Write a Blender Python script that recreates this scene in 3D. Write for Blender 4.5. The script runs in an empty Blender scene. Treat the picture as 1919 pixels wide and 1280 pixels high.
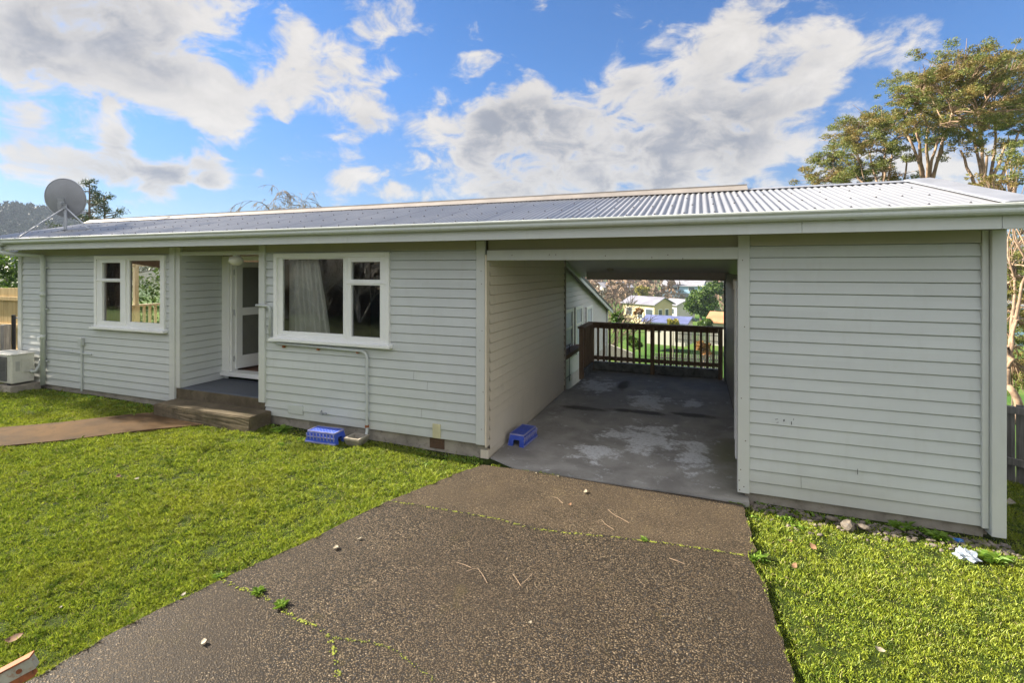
import bpy, bmesh, math, random
import numpy as np
from mathutils import Vector, Matrix

# ------------------------------------------------------------------ scene, camera, world, sun
scene = bpy.context.scene
COL = scene.collection
EYE = 2.42
YAW = math.radians(20.7)
SY, CY = math.sin(YAW), math.cos(YAW)
FPX = 928.0
HZ = 503.5

cam_data = bpy.data.cameras.new('camera')
cam_data.sensor_width = 36.0
cam_data.lens = FPX / 1919.0 * 36.0
cam_data.shift_y = -(640.0 - HZ) / 1919.0
cam_data.clip_start = 0.05
cam_data.clip_end = 6000
cam = bpy.data.objects.new('camera', cam_data)
cam.location = (0, 0, EYE)
cam.rotation_euler = (math.radians(90), math.radians(-0.06), YAW)
COL.objects.link(cam)
scene.camera = cam

SUN_EL = math.radians(31.0)
SUN_DF = math.radians(4.2)            # the sun stands nearly in line with the facade, a little to its front
sun_vec = Vector((-math.cos(SUN_EL) * math.cos(SUN_DF), -math.cos(SUN_EL) * math.sin(SUN_DF), math.sin(SUN_EL)))
sd = bpy.data.lights.new('sun', 'SUN')
sd.energy = 5.0
sd.angle = math.radians(0.5)
sd.color = (1.0, 0.90, 0.74)
sun = bpy.data.objects.new('sun', sd)
sun.rotation_euler = sun_vec.to_track_quat('Z', 'Y').to_euler()
sun.location = (-20, -2, 20)
COL.objects.link(sun)

scene.view_settings.view_transform = 'Standard'
scene.view_settings.look = 'None'
scene.view_settings.gamma = 1.0
scene.view_settings.exposure = 1.85
scene.render.engine = 'CYCLES'


def ray(px, py):
    """world direction (unit forward component) of a direction seen from the eye"""
    u = (px - 960.0) / FPX
    return Vector((-SY + u * CY, CY + u * SY, (HZ - py) / FPX))


def W(px, py, t):
    d = ray(px, py)
    return Vector((d.x * t, d.y * t, EYE + d.z * t))


def gp(px, py, z=0.0):
    d = ray(px, py)
    t = (z - EYE) / d.z
    return Vector((d.x * t, d.y * t, z))


# ---- world: Nishita sky with procedural clouds laid out by direction
world = bpy.data.worlds.new('World')
scene.world = world
world.use_nodes = True
wt = world.node_tree
wt.nodes.clear()


class NT:
    """small helper for node trees"""
    def __init__(self, tree):
        self.t = tree

    def n(self, kind, **kw):
        nd = self.t.nodes.new(kind)
        for k, v in kw.items():
            setattr(nd, k, v)
        return nd

    def set(self, sock, v):
        if isinstance(v, bpy.types.NodeSocket):
            self.t.links.new(v, sock)
        elif v is not None:
            sock.default_value = v

    def math(self, op, a, b=None, c=None, clamp=False):
        nd = self.n('ShaderNodeMath', operation=op, use_clamp=clamp)
        self.set(nd.inputs[0], a)
        if b is not None:
            self.set(nd.inputs[1], b)
        if c is not None:
            self.set(nd.inputs[2], c)
        return nd.outputs[0]

    def vmath(self, op, a, b=None, out=0):
        nd = self.n('ShaderNodeVectorMath', operation=op)
        self.set(nd.inputs[0], a)
        if b is not None:
            self.set(nd.inputs[1], b)
        return nd.outputs[out]

    def maprange(self, v, a, b, c=0.0, d=1.0, smooth=True):
        nd = self.n('ShaderNodeMapRange')
        nd.interpolation_type = 'SMOOTHSTEP' if smooth else 'LINEAR'
        self.set(nd.inputs[0], v)
        for i, x in enumerate((a, b, c, d)):
            self.set(nd.inputs[i + 1], x)
        return nd.outputs[0]

    def mix(self, f, a, b, mode='MIX'):
        nd = self.n('ShaderNodeMix', data_type='RGBA', blend_type=mode)
        self.set(nd.inputs[0], f)
        self.set(nd.inputs[6], a)
        self.set(nd.inputs[7], b)
        return nd.outputs[2]

    def noise(self, vec, scale, detail=4.0, rough=0.55, dist=0.0, out=0):
        nd = self.n('ShaderNodeTexNoise')
        self.set(nd.inputs['Vector'], vec)
        self.set(nd.inputs['Scale'], scale)
        self.set(nd.inputs['Detail'], detail)
        self.set(nd.inputs['Roughness'], rough)
        self.set(nd.inputs['Distortion'], dist)
        return nd.outputs[out]

    def voronoi(self, vec, scale, feature='F1', out=0, rnd=1.0):
        nd = self.n('ShaderNodeTexVoronoi', feature=feature)
        self.set(nd.inputs['Vector'], vec)
        self.set(nd.inputs['Scale'], scale)
        self.set(nd.inputs['Randomness'], rnd)
        return nd.outputs[out]

    def scale(self, vec, s):
        nd = self.n('ShaderNodeMapping')
        self.set(nd.inputs['Vector'], vec)
        nd.inputs['Scale'].default_value = s
        return nd.outputs[0]


def c4(c, a=1.0):
    return (c[0], c[1], c[2], a)


w = NT(wt)
sky = w.n('ShaderNodeTexSky', sky_type='NISHITA')
sky.sun_disc = False
sky.sun_elevation = SUN_EL
sky.sun_rotation = math.radians(265.6)
sky.air_density = 1.0
sky.dust_density = 0.5
sky.ozone_density = 1.6
tc = w.n('ShaderNodeTexCoord').outputs['Generated']
dirn = w.vmath('NORMALIZE', tc)
# (px, py, radius px, weight) of the cloud banks, turned into fixed sky directions
BLOBS = [
    (20, 60, 110, .95), (160, 80, 100, .9), (300, 130, 85, .95), (330, 20, 100, .85), (430, 215, 55, .85), (390, 160, 60, .7),
    (50, 220, 45, .8), (545, 50, 75, .75), (700, 60, 80, .7), (640, 110, 60, .5), (560, 165, 52, 1.0), (525, 210, 30, .8),
    (30, 290, 42, 1.1), (120, 305, 42, 1.1), (210, 318, 44, 1.1), (310, 328, 46, 1.15), (400, 335, 36, 1.0),
    (220, 258, 34, .8), (390, 275, 32, .7), (205, 195, 14, .7),
    (645, 340, 36, 1.0), (730, 362, 36, 1.0), (490, 325, 16, .8), (800, 372, 30, .7),
    (690, 225, 55, 1.0), (790, 270, 70, 1.1), (900, 290, 85, 1.15), (1020, 290, 100, 1.2), (1140, 260, 90, 1.15),
    (985, 180, 55, .9), (1270, 240, 80, 1.05), (1390, 215, 75, 1.0), (1500, 175, 62, .85), (900, 100, 50, .8),
    (1330, 90, 60, .9), (1410, 40, 80, .95), (1560, 60, 85, .75), (1180, 180, 50, .7), (960, 340, 60, .9),
    (1090, 345, 60, .9), (1240, 335, 70, .9), (1390, 305, 60, .75), (1530, 300, 80, .5), (1640, 250, 60, .4),
    (1020, 5, 30, .7), (1800, 320, 120, .5), (1700, 40, 60, .35),
]
GREYS = [(330, 330, 75, 1.0), (220, 330, 60, .8), (240, 40, 90, .9), (60, 110, 60, .4), (990, 310, 95, 1.0), (1120, 310, 80, .9), (880, 255, 50, .5),
         (1270, 275, 70, .7), (1400, 350, 120, .6), (700, 250, 30, .6), (1420, 230, 60, .4)]


def blob_sum(lst, sharp):
    acc = None
    for (bx, by, br, bw) in lst:
        v = ray(bx, by)
        d = v.normalized()
        r = br / FPX / v.length
        k = sharp / (r * r)
        dt = w.vmath('DOT_PRODUCT', dirn, (d.x, d.y, d.z), out=1)
        g = w.math('EXPONENT', w.math('MULTIPLY_ADD', dt, k, -k + math.log(bw)))
        acc = g if acc is None else w.math('ADD', acc, g)
    return acc


acc = w.math('MINIMUM', blob_sum(BLOBS, 2.1), 1.15)
grey = w.math('MINIMUM', blob_sum(GREYS, 1.2), 1.0)
sep = w.n('ShaderNodeSeparateXYZ')
w.set(sep.inputs[0], dirn)
cp = w.scale(dirn, (1.0, 1.0, 1.7))
n1 = w.noise(cp, 4.2, 10.0, 0.58, 0.35)
n2 = w.noise(cp, 13.0, 8.0, 0.62, 0.5)
nn = w.math('ADD', w.math('MULTIPLY', n1, 0.50), w.math('MULTIPLY', n2, 0.50))
# behind the viewer clouds come from noise alone
front = w.vmath('DOT_PRODUCT', dirn, (-SY, CY, 0.0), out=1)
back = w.maprange(front, 0.55, 0.1, 0.0, 0.80)
field = w.math('ADD', w.math('MULTIPLY', w.math('ADD', acc, back), 0.74), w.math('MULTIPLY', w.math('SUBTRACT', nn, 0.5), 4.3))
cover = w.maprange(field, 0.20, 0.74)
thick = w.maprange(field, 0.45, 1.25)
n3 = w.noise(cp, 7.0, 8.0, 0.6, 0.4)
shade = w.math('MULTIPLY', thick, w.maprange(w.math('MULTIPLY_ADD', w.math('SUBTRACT', n3, .5), 2.2, grey), 0.02, 1.0))
shade = w.math('MAXIMUM', shade, w.math('MULTIPLY', w.maprange(n3, .50, .68), w.math('MULTIPLY', thick, .22)))
ccol = w.mix(shade, (3.75, 3.58, 3.38, 1), (1.55, 1.62, 1.85, 1))
lum = w.maprange(n2, 0.3, 0.7, 0.86, 1.08, False)
sc_ = w.n('ShaderNodeVectorMath', operation='SCALE')
w.set(sc_.inputs[0], ccol)
w.set(sc_.inputs['Scale'], lum)
ccol = sc_.outputs[0]
ccol = w.mix(1.0, ccol, w.mix(w.maprange(front, 0.25, -0.35), (1, 1, 1, 1), (2.2, 2.2, 2.2, 1)), 'MULTIPLY')  # unseen clouds behind the viewer are brightened as added fill for the facade
low = w.maprange(sep.outputs[2], 0.0, 0.34, 0.0, 1.0, False)
tint = w.mix(low, (0.30, 0.36, 0.49, 1), (0.29, 0.545, 0.85, 1))
skyc = w.mix(1.0, sky.outputs[0], tint, 'MULTIPLY')
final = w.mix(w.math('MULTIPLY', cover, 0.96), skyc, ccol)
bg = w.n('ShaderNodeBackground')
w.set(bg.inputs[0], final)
bg.inputs[1].default_value = 0.06
wo = w.n('ShaderNodeOutputWorld')
wt.links.new(bg.outputs[0], wo.inputs[0])

# ------------------------------------------------------------------ mesh helpers
rng = np.random.default_rng(7)
random.seed(11)


class MB:
    def __init__(self):
        self.v = []
        self.f = []

    def add(self, vs, fs):
        o = len(self.v)
        self.v.extend([tuple(p) for p in vs])
        self.f.extend([tuple(i + o for i in f) for f in fs])
        return self

    def box(self, x0, x1, y0, y1, z0, z1):
        vs = [(x0, y0, z0), (x1, y0, z0), (x1, y1, z0), (x0, y1, z0),
              (x0, y0, z1), (x1, y0, z1), (x1, y1, z1), (x0, y1, z1)]
        return self.add(vs, [(3, 2, 1, 0), (4, 5, 6, 7), (0, 1, 5, 4), (1, 2, 6, 5), (2, 3, 7, 6), (3, 0, 4, 7)])

    def bbox(self, x0, x1, y0, y1, z0, z1, b=0.004):
        """box with chamfered long edges (an octagon-ish section on every axis)"""
        bm = bmesh.new()
        bmesh.ops.create_cube(bm, size=1.0)
        for v in bm.verts:
            v.co = Vector(((x0 + x1) / 2 + v.co.x * (x1 - x0), (y0 + y1) / 2 + v.co.y * (y1 - y0), (z0 + z1) / 2 + v.co.z * (z1 - z0)))
        bmesh.ops.bevel(bm, geom=list(bm.edges), offset=b, segments=1, affect='EDGES', clamp_overlap=True)
        return self.bm(bm)

    def bm(self, bm, mat=None):
        bm.verts.index_update()
        vs = [(mat @ v.co if mat else v.co)[:] for v in bm.verts]
        fs = [[v.index for v in f.verts] for f in bm.faces]
        bm.free()
        return self.add(vs, fs)

    def obox(self, c, ax, ay, az):
        """box from a centre and three half-axis vectors"""
        c, ax, ay, az = map(Vector, (c, ax, ay, az))
        vs = [c - ax - ay - az, c + ax - ay - az, c + ax + ay - az, c - ax + ay - az,
              c - ax - ay + az, c + ax - ay + az, c + ax + ay + az, c - ax + ay + az]
        return self.add(vs, [(3, 2, 1, 0), (4, 5, 6, 7), (0, 1, 5, 4), (1, 2, 6, 5), (2, 3, 7, 6), (3, 0, 4, 7)])

    def quad(self, a, b, c, d):
        return self.add([a, b, c, d], [(0, 1, 2, 3)])

    def tube(self, pts, r, n=8, caps=True):
        pts = [Vector(p) for p in pts]
        rs = r if isinstance(r, (list, tuple)) else [r] * len(pts)
        o = len(self.v)
        ref = None
        for i, p in enumerate(pts):
            if i == 0:
                t = pts[1] - p
            elif i == len(pts) - 1:
                t = p - pts[i - 1]
            else:
                t = (pts[i + 1] - p).normalized() + (p - pts[i - 1]).normalized()
            t.normalize()
            if ref is None:
                ref = t.orthogonal().normalized()
            else:
                ref = (ref - t * ref.dot(t))
                if ref.length < 1e-5:
                    ref = t.orthogonal()
                ref.normalize()
            b = t.cross(ref)
            for k in range(n):
                a = 2 * math.pi * k / n
                self.v.append(tuple(p + (ref * math.cos(a) + b * math.sin(a)) * rs[i]))
        for i in range(len(pts) - 1):
            for k in range(n):
                k2 = (k + 1) % n
                self.f.append((o + i * n + k, o + i * n + k2, o + (i + 1) * n + k2, o + (i + 1) * n + k))
        if caps:
            self.f.append(tuple(o + k for k in range(n))[::-1])
            e = o + (len(pts) - 1) * n
            self.f.append(tuple(e + k for k in range(n)))
        return self

    def sweep_x(self, prof, x0, x1, closed=True):
        """profile of (y,z) swept along x"""
        n = len(prof)
        vs = [(x0, y, z) for y, z in prof] + [(x1, y, z) for y, z in prof]
        fs = []
        for k in range(n if closed else n - 1):
            k2 = (k + 1) % n
            fs.append((k, k2, n + k2, n + k))
        if closed:
            fs.append(tuple(range(n))[::-1])
            fs.append(tuple(range(n, 2 * n)))
        return self.add(vs, fs)

    def ell(self, c, r, seg=16, ring=10):
        bm = bmesh.new()
        bmesh.ops.create_uvsphere(bm, u_segments=seg, v_segments=ring, radius=1.0)
        for v in bm.verts:
            v.co = Vector((c[0] + v.co.x * r[0], c[1] + v.co.y * r[1], c[2] + v.co.z * r[2]))
        return self.bm(bm)

    def build(self, name, mat, parent=None, smooth=False, fixn=False, loc=None):
        me = bpy.data.meshes.new(name)
        me.from_pydata(self.v, [], self.f)
        if fixn:
            bm = bmesh.new()
            bm.from_mesh(me)
            bmesh.ops.recalc_face_normals(bm, faces=bm.faces)
            bm.to_mesh(me)
            bm.free()
        if smooth:
            me.polygons.foreach_set('use_smooth', [True] * len(me.polygons))
        me.materials.append(mat)
        me.update()
        o = bpy.data.objects.new(name, me)
        COL.objects.link(o)
        if parent is not None:
            o.parent = parent
            o.matrix_parent_inverse = Matrix.Translation(-Vector(parent.location)) if parent.type == 'EMPTY' and parent.get('_world') else Matrix()
        return o


def np_mesh(name, verts, faces, mat, parent=None, smooth=False):
    """fast mesh from numpy arrays, all faces with the same corner count"""
    me = bpy.data.meshes.new(name)
    nv, nf, k = len(verts), len(faces), faces.shape[1]
    me.vertices.add(nv)
    me.vertices.foreach_set('co', np.ascontiguousarray(verts, dtype=np.float32).ravel())
    me.loops.add(nf * k)
    me.loops.foreach_set('vertex_index', np.ascontiguousarray(faces, dtype=np.int32).ravel())
    me.polygons.add(nf)
    me.polygons.foreach_set('loop_start', np.arange(nf, dtype=np.int32) * k)
    if smooth:
        me.polygons.foreach_set('use_smooth', np.ones(nf, dtype=bool))
    me.update(calc_edges=True)
    me.materials.append(mat)
    o = bpy.data.objects.new(name, me)
    COL.objects.link(o)
    if parent is not None:
        o.parent = parent
        o.matrix_parent_inverse = Matrix.Translation(-Vector(parent.location)) if parent.type == 'EMPTY' and parent.get('_world') else Matrix()
    return o


def tag(o, label=None, cat=None, group=None, kind=None):
    if label:
        o['label'] = label
    if cat:
        o['category'] = cat
    if group:
        o['group'] = group
    if kind:
        o['kind'] = kind
    return o


def thing(name, loc, label, cat, group=None, rz=0.0, world_parts=True):
    """an Empty at a thing's base; with world_parts its parts are given in world coordinates"""
    o = bpy.data.objects.new(name, None)
    o.empty_display_size = 0.2
    o.location = loc
    o.rotation_euler = (0, 0, rz)
    COL.objects.link(o)
    if world_parts:
        o['_world'] = 1
    return tag(o, label, cat, group)


def struct(o):
    o['kind'] = 'structure'
    return o


def copy_thing(root, loc, rz, label=None):
    r = root.copy()
    COL.objects.link(r)
    r.location = loc
    r.rotation_euler = (0, 0, rz)
    if label:
        r['label'] = label
    for ch in list(root.children):
        c = ch.copy()
        COL.objects.link(c)
        c.parent = r
    return r


# ------------------------------------------------------------------ materials
MATS = {}


def new_mat(name):
    m = bpy.data.materials.new(name)
    m.use_nodes = True
    m.node_tree.nodes.clear()
    t = NT(m.node_tree)
    out = t.n('ShaderNodeOutputMaterial')
    MATS[name] = m
    return m, t, out


def principled(t, out, col, rough=0.6, metal=0.0, spec=0.5, normal=None):
    p = t.n('ShaderNodeBsdfPrincipled')
    t.set(p.inputs['Base Color'], c4(col) if isinstance(col, tuple) and len(col) == 3 else col)
    t.set(p.inputs['Roughness'], rough)
    t.set(p.inputs['Metallic'], metal)
    t.set(p.inputs['Specular IOR Level'], spec)
    if normal is not None:
        t.set(p.inputs['Normal'], normal)
    t.t.links.new(p.outputs[0], out.inputs[0])
    return p


def bump(t, h, strength=0.3, dist=0.01, normal=None):
    b = t.n('ShaderNodeBump')
    t.set(b.inputs['Strength'], strength)
    t.set(b.inputs['Distance'], dist)
    t.set(b.inputs['Height'], h)
    if normal is not None:
        t.set(b.inputs['Normal'], normal)
    return b.outputs[0]


def obj_co(t):
    return t.n('ShaderNodeNewGeometry').outputs['Position']


def m_basic(name, col, var=0.12, scale=3.0, rough=0.6, metal=0.0, bstr=0.15, bscale=60.0, dirt=None, dirt_amt=0.3, spec=0.5, stretch=(1, 1, 1)):
    m, t, out = new_mat(name)
    co = t.scale(obj_co(t), stretch)
    n = t.noise(co, scale, 6, 0.6)
    dark = tuple(c * (1 - var) for c in col)
    lite = tuple(min(1, c * (1 + var)) for c in col)
    c = t.mix(t.maprange(n, 0.3, 0.7), c4(dark), c4(lite))
    if dirt:
        d = t.noise(co, scale * 2.7, 8, 0.7)
        c = t.mix(t.math('MULTIPLY', t.maprange(d, 0.5, 0.72), dirt_amt), c, c4(dirt))
    nb = t.noise(co, bscale, 4, 0.6)
    principled(t, out, c, t.maprange(n, 0.2, 0.8, rough * 0.88, min(1, rough * 1.12)), metal, spec, bump(t, nb, bstr, 0.004))
    return m


def m_paint(name, col, rough=0.42, chips=0.0, streak=0.14, boardvar=False):
    """weathered house paint: faint vertical run marks, grime, odd chips to bare wood"""
    m, t, out = new_mat(name)
    co = obj_co(t)
    n = t.noise(co, 1.3, 6, 0.62)
    st = t.noise(t.scale(co, (9, 9, 1.1)), 1.6, 6, 0.65)
    fine = t.noise(co, 34, 4, 0.6)
    c = t.mix(t.maprange(n, 0.3, 0.72), c4(tuple(x * 0.93 for x in col)), c4(col))
    c = t.mix(t.math('MULTIPLY', t.maprange(st, 0.5, 0.78), streak), c, (0.36, 0.35, 0.27, 1))
    c = t.mix(t.math('MULTIPLY', t.maprange(fine, 0.62, 0.78), 0.12), c, (0.30, 0.30, 0.26, 1))
    if boardvar:
        # each board took the paint a little differently; dark nail heads in a loose row on every board
        sp = t.n('ShaderNodeSeparateXYZ')
        t.set(sp.inputs[0], co)
        row = t.math('FLOOR', t.math('DIVIDE', sp.outputs[2], 0.1245))
        wn = t.n('ShaderNodeTexWhiteNoise', noise_dimensions='2D')
        cx_ = t.n('ShaderNodeCombineXYZ')
        t.set(cx_.inputs[0], row)
        t.set(cx_.inputs[1], t.math('FLOOR', t.math('MULTIPLY_ADD', row, 0.37, t.math('DIVIDE', sp.outputs[0], 2.7))))
        t.set(wn.inputs['Vector'], cx_.outputs[0])
        c = t.mix(t.math('MULTIPLY', wn.outputs[0], 0.10), c, (0.30, 0.31, 0.29, 1))
        # splash dirt low on the wall
        low_ = t.maprange(t.math('ADD', sp.outputs[2], t.math('MULTIPLY', n, .25)), 0.52, 0.16, 0.0, 0.28)
        c = t.mix(low_, c, (0.30, 0.27, 0.19, 1))
    if chips:
        ch = t.noise(co, 26, 5, 0.7)
        c = t.mix(t.maprange(ch, 0.745 - chips, 0.765 - chips), c, (0.13, 0.11, 0.09, 1))
    bn = t.noise(t.scale(co, (1, 1, 7)), 26, 5, 0.6)
    principled(t, out, c, t.maprange(n, 0.2, 0.8, rough, rough + 0.15), 0, 0.4, bump(t, bn, 0.12, 0.003))
    return m


BOARD = m_paint('weatherboard_paint', (0.57, 0.60, 0.59), boardvar=True)
BOARD_WARM = m_paint('carport_board_paint', (0.74, 0.66, 0.52), streak=0.2)
TRIM = m_paint('trim_paint', (0.59, 0.61, 0.58), chips=0.012)
FASCIA = m_paint('fascia_paint', (0.60, 0.625, 0.60), streak=0.10)
GUTTER = m_paint('gutter_paint', (0.58, 0.62, 0.58), rough=0.35, streak=0.30)
WHITE = m_paint('white_window_paint', (0.84, 0.85, 0.83), rough=0.35, streak=0.05)
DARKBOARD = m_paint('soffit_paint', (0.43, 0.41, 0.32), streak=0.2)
CEIL = m_paint('ceiling_paint', (0.66, 0.62, 0.56), streak=0.2)
BEAMG = m_paint('rear_beam_paint', (0.74, 0.67, 0.60), streak=0.25, chips=0.02)
INT_WALL = m_basic('interior_wall', (0.30, 0.26, 0.20), rough=0.8)
INT_DARK = m_basic('interior_dark', (0.10, 0.085, 0.07), rough=0.8)
INT_FLOOR = m_basic('interior_floor', (0.16, 0.075, 0.04), rough=0.6)
STEEL = m_basic('galvanised_steel', (0.42, 0.44, 0.47), var=0.15, rough=0.45, metal=0.6, dirt=(0.22, 0.2, 0.2))
DISHG = m_basic('dish_grey', (0.25, 0.26, 0.28), var=0.06, scale=5, rough=0.5)
PIPEG = m_basic('painted_pipe', (0.48, 0.51, 0.50), var=0.08, rough=0.5)
BLACKP = m_basic('black_plastic', (0.025, 0.025, 0.03), rough=0.5)
SCREW = m_basic('roof_screw', (0.12, 0.12, 0.14), rough=0.5, metal=0.5)
CONC = m_basic('foundation_concrete', (0.30, 0.27, 0.22), var=0.25, scale=4, rough=0.9, bstr=0.6, bscale=50, dirt=(0.12, 0.10, 0.07), dirt_amt=0.7)
KERBM = m_basic('kerb_concrete', (0.24, 0.25, 0.24), var=0.3, scale=5, rough=0.9, bstr=0.5, dirt=(0.05, 0.06, 0.045), dirt_amt=0.8)
PORCHM = m_basic('porch_floor_paint', (0.075, 0.085, 0.105), var=0.15, scale=4, rough=0.65, dirt=(0.14, 0.14, 0.13), dirt_amt=0.3)
STEPM = m_basic('step_concrete', (0.13, 0.105, 0.07), var=0.28, scale=3, rough=0.85, bstr=0.4, dirt=(0.06, 0.055, 0.03), dirt_amt=0.8, spec=0.12)
CURT = m_basic('pale_curtain', (0.82, 0.82, 0.78), var=0.1, rough=0.9, bscale=200)
CURT_B = m_basic('brown_curtain', (0.20, 0.13, 0.10), var=0.2, rough=0.9, bscale=200)
CURT_W = m_basic('white_curtain', (0.82, 0.82, 0.80), var=0.1, rough=0.9, bscale=200)
DOORB = m_basic('blue_door', (0.06, 0.085, 0.12), rough=0.5)
GLOBE = m_basic('opal_glass', (0.72, 0.70, 0.62), var=0.04, rough=0.22, bstr=0.0)
BLUEP = m_basic('blue_plastic', (0.035, 0.085, 0.50), var=0.15, scale=8, rough=0.42, bstr=0.05, dirt=(0.25, 0.3, 0.5), dirt_amt=0.25)
BLUEL = m_basic('faded_blue_plastic', (0.26, 0.27, 0.50), var=0.2, scale=12, rough=0.5, dirt=(0.42, 0.42, 0.5), dirt_amt=0.6)
ACW = m_basic('ac_casing', (0.60, 0.59, 0.53), var=0.06, scale=4, rough=0.45, dirt=(0.35, 0.32, 0.25), dirt_amt=0.4)
ACG = m_basic('ac_grille', (0.16, 0.16, 0.16), rough=0.6)
RUST = m_basic('rusty_paint', (0.30, 0.10, 0.035), var=0.4, scale=14, rough=0.8, bstr=0.4, dirt=(0.10, 0.05, 0.03), dirt_amt=0.7)
OLDW = m_basic('worn_white_metal', (0.42, 0.42, 0.33), var=0.2, scale=10, rough=0.6, dirt=(0.32, 0.12, 0.04), dirt_amt=0.9)
BARK_E = m_basic('pale_bark', (0.28, 0.195, 0.13), var=0.45, scale=5, rough=0.9, bstr=0.5, bscale=20, dirt=(0.16, 0.10, 0.07), dirt_amt=0.8)
BARK_D = m_basic('dark_bark', (0.14, 0.105, 0.08), var=0.3, rough=0.9, bstr=0.5, bscale=20)
BARK_P = m_basic('grey_bark', (0.27, 0.23, 0.19), var=0.3, rough=0.9)
BARK_T = m_basic('tan_twigs', (0.22, 0.15, 0.10), var=0.35, rough=0.9)
STONE = m_basic('garden_stone', (0.15, 0.125, 0.10), var=0.5, scale=16, rough=0.85, bstr=0.4, dirt=(0.12, 0.12, 0.13), dirt_amt=0.9)
WRAP = m_basic('pale_wrapper', (0.34, 0.38, 0.44), var=0.25, scale=30, rough=0.4, dirt=(0.15, 0.35, 0.65), dirt_amt=0.6)
WRAPB = m_basic('blue_wrapper', (0.03, 0.16, 0.5), rough=0.4)
DEADL = m_basic('dead_leaf', (0.20, 0.11, 0.06), var=0.4, scale=30, rough=0.8)
PALEL = m_basic('pale_leaf', (0.27, 0.235, 0.17), var=0.3, scale=30, rough=0.7)
TWIGM = m_basic('dry_twig', (0.34, 0.25, 0.17), var=0.3, rough=0.9)
MOSS = m_basic('moss', (0.21, 0.235, 0.03), var=0.4, scale=30, rough=0.95, bstr=0.6)
METALR = m_basic('dark_metal_rail', (0.05, 0.05, 0.055), rough=0.4, metal=0.6)


def m_wood(name, col, dark, rough=0.85, axis='Z', knots=0.5):
    m, t, out = new_mat(name)
    s = {'Z': (22, 22, 1.6), 'X': (1.6, 22, 22), 'Y': (22, 1.6, 22)}[axis]
    co = obj_co(t)
    g = t.noise(t.scale(co, s), 1.0, 6, 0.65, 0.6)
    b = t.noise(co, 1.9, 4, 0.6)
    c = t.mix(t.maprange(g, 0.32, 0.66), c4(dark), c4(col))
    c = t.mix(t.math('MULTIPLY', t.maprange(b, 0.45, 0.7), knots), c, c4(tuple(x * 0.55 for x in dark)))
    principled(t, out, c, rough, 0, 0.3, bump(t, g, 0.4, 0.004))
    return m


RAILW = m_wood('stained_rail_timber', (0.42, 0.285, 0.18), (0.27, 0.18, 0.115), axis='X', knots=0.4)
RAILV = m_wood('stained_baluster_timber', (0.42, 0.285, 0.18), (0.27, 0.18, 0.115), axis='Z', knots=0.4)
GREYW = m_wood('weathered_paling', (0.30, 0.28, 0.26), (0.15, 0.14, 0.135), axis='Z')
NEWW = m_wood('treated_pine', (0.58, 0.44, 0.22), (0.44, 0.31, 0.14), axis='Z', knots=0.25)
CREAM = m_basic('cream_timber', (0.62, 0.53, 0.36), var=0.1, rough=0.6)


def m_roof():
    m, t, out = new_mat('corrugated_steel')
    co = obj_co(t)
    n = t.noise(co, 0.9, 5, 0.6)
    f = t.noise(t.scale(co, (6, 1.2, 1)), 2.5, 6, 0.65)
    c = t.mix(t.maprange(n, 0.3, 0.7), (0.27, 0.28, 0.30, 1), (0.34, 0.345, 0.36, 1))
    c = t.mix(t.math('MULTIPLY', t.maprange(f, 0.55, 0.8), 0.3), c, (0.30, 0.26, 0.25, 1))
    sp = t.n('ShaderNodeSeparateXYZ')
    t.set(sp.inputs[0], co)
    wn = t.n('ShaderNodeTexWhiteNoise', noise_dimensions='1D')
    t.set(wn.inputs['W'], t.math('FLOOR', t.math('DIVIDE', sp.outputs[0], 0.7953)))
    c = t.mix(t.math('MULTIPLY', wn.outputs[0], 0.16), c, (0.16, 0.16, 0.18, 1))
    lap = t.math('LESS_THAN', t.math('FRACT', t.math('DIVIDE', sp.outputs[0], 0.7953)), 0.012)
    c = t.mix(t.math('MULTIPLY', lap, .6), c, (0.08, 0.08, 0.09, 1))
    principled(t, out, c, t.maprange(f, 0.2, 0.8, 0.28, 0.45, False), 0.25, 0.5)
    return m


ROOF = m_roof()
FLASH = m_basic('flashing_steel', (0.33, 0.34, 0.37), var=0.1, rough=0.35, metal=0.2, dirt=(0.25, 0.24, 0.24))
RIDGE = m_basic('ridge_cap_steel', (0.27, 0.245, 0.225), var=0.1, rough=0.5, metal=0.1, dirt=(0.3, 0.25, 0.2))


def m_glass():
    m, t, out = new_mat('window_glass')
    fr = t.n('ShaderNodeFresnel')
    fr.inputs[0].default_value = 1.55
    tr = t.n('ShaderNodeBsdfTransparent')
    tr.inputs[0].default_value = (0.86, 0.88, 0.86, 1)
    gl = t.n('ShaderNodeBsdfGlossy')
    gl.inputs['Roughness'].default_value = 0.0
    gl.inputs['Color'].default_value = (0.95, 0.95, 0.95, 1)
    mx = t.n('ShaderNodeMixShader')
    f = t.math('MULTIPLY_ADD', fr.outputs[0], 1.5, 0.05, clamp=True)
    t.set(mx.inputs[0], f)
    t.t.links.new(tr.outputs[0], mx.inputs[1])
    t.t.links.new(gl.outputs[0], mx.inputs[2])
    t.t.links.new(mx.outputs[0], out.inputs[0])
    return m


GLASS = m_glass()
DGLASS = m_basic('door_screen', (0.16, 0.165, 0.14), var=0.08, rough=0.35, bstr=0.02)


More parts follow.
